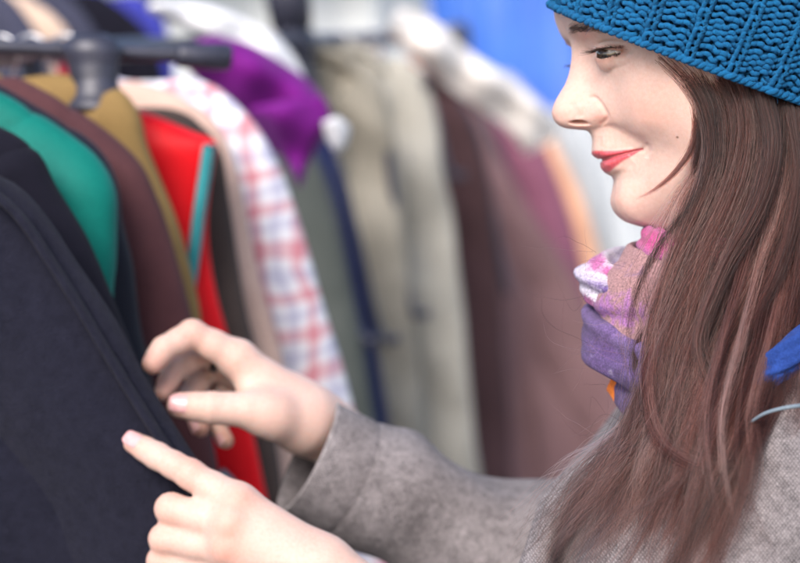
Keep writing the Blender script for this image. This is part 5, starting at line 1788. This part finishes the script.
mb.add(np.concatenate([ro, ro + Z * .02]), [[0, 1, 2, 3], [7, 6, 5, 4], [0, 4, 5, 1], [1, 5, 6, 2], [2, 6, 7, 3], [3, 7, 4, 0]])
mb.build('roof', CANV, cv_, False)
for q in (c0, c1):
    v_, f_ = tube([np.array([q[0], q[1], 0]) - dn * .07, np.array([q[0], q[1], 2.6]) - dn * .07], .025, 14); mesh_obj('pole', v_, f_, BLK, cv_)

# low pale windbreak in front of the blue stall
pn = empty('canvas_panel', P(640, 281, 5.7) * np.array([1, 1, 0]), 'pale grey canvas windbreak beyond the far end of the rail, behind the face', 'windbreak')
c0, c1 = PZ(535, 5.9, 1.6), PZ(790, 5.5, 1.6)
top0 = P(560, 112, 5.85)[2]
c0[2] = c1[2] = 0
dirw = c1 - c0; L_ = np.linalg.norm(dirw[:2]); dn = np.array([dirw[1], -dirw[0], 0]) / L_
g0 = np.repeat(c0 + uu_[None, :, None] * dirw, nz_, 0).copy(); zz = np.linspace(.03, 1, nz_)
g0[..., 2] = zz[:, None] * (top0 + .015 * np.sin(uu_ * 9)[None])
wv = .03 * np.sin(uu_[None] * 38 + np.sin(zz[:, None] * 2)) + .015 * np.sin(uu_[None] * 81 - zz[:, None] * 2)
fr = g0 + dn * wv[..., None]; bk = g0 + dn * (wv - .006)[..., None]
mesh_obj('canvas_sheet', np.concatenate([fr.reshape(-1, 3), bk.reshape(-1, 3)]), ff, FB['mist'], pn)
for q in (c0, c1):
    v_, f_ = tube([np.array([q[0], q[1], 0]) - dn * .06, np.array([q[0], q[1], top0]) - dn * .06], .02, 12); mesh_obj('pole', v_, f_, FB['mist'], pn)
# ------------------------------------------------------------------ light
w = bpy.data.worlds.new('World'); scene.world = w; w.use_nodes = True
nt = w.node_tree
sky = nt.nodes.new('ShaderNodeTexSky'); sky.sky_type = 'NISHITA'; sky.sun_disc = False
SUN_DIR = np.array([-.22, -.74, .64]); SUN_DIR /= np.linalg.norm(SUN_DIR)
sky.sun_elevation = math.asin(SUN_DIR[2]); sky.sun_rotation = math.atan2(SUN_DIR[0], SUN_DIR[1])
sky.air_density = 1.0; sky.dust_density = 2.5; sky.ozone_density = 1.0
nt.links.new(sky.outputs[0], nt.nodes['Background'].inputs['Color'])
nt.nodes['Background'].inputs['Strength'].default_value = 0.135
sl = bpy.data.lights.new('sun', 'SUN'); sl.energy = 1.9; sl.angle = math.radians(28); sl.color = (1, .95, .9)
so = bpy.data.objects.new('sun', sl); COL.objects.link(so)
so.rotation_euler = Vector(-SUN_DIR).to_track_quat('-Z', 'Y').to_euler()
vs = scene.view_settings
scene.display_settings.display_device = 'sRGB'
vs.view_transform = 'Standard'; vs.look = 'None'; vs.exposure = 1.06; vs.gamma = 1; vs.use_curve_mapping = False
scene.render.engine = 'CYCLES'
scene.cycles.use_denoising = True
scene.cycles.use_adaptive_sampling = True
scene.cycles.adaptive_threshold = 0.015
scene.cycles.max_bounces = 8
scene.cycles.caustics_reflective = False; scene.cycles.caustics_refractive = False
scene.cycles_curves.shape = 'RIBBONS'
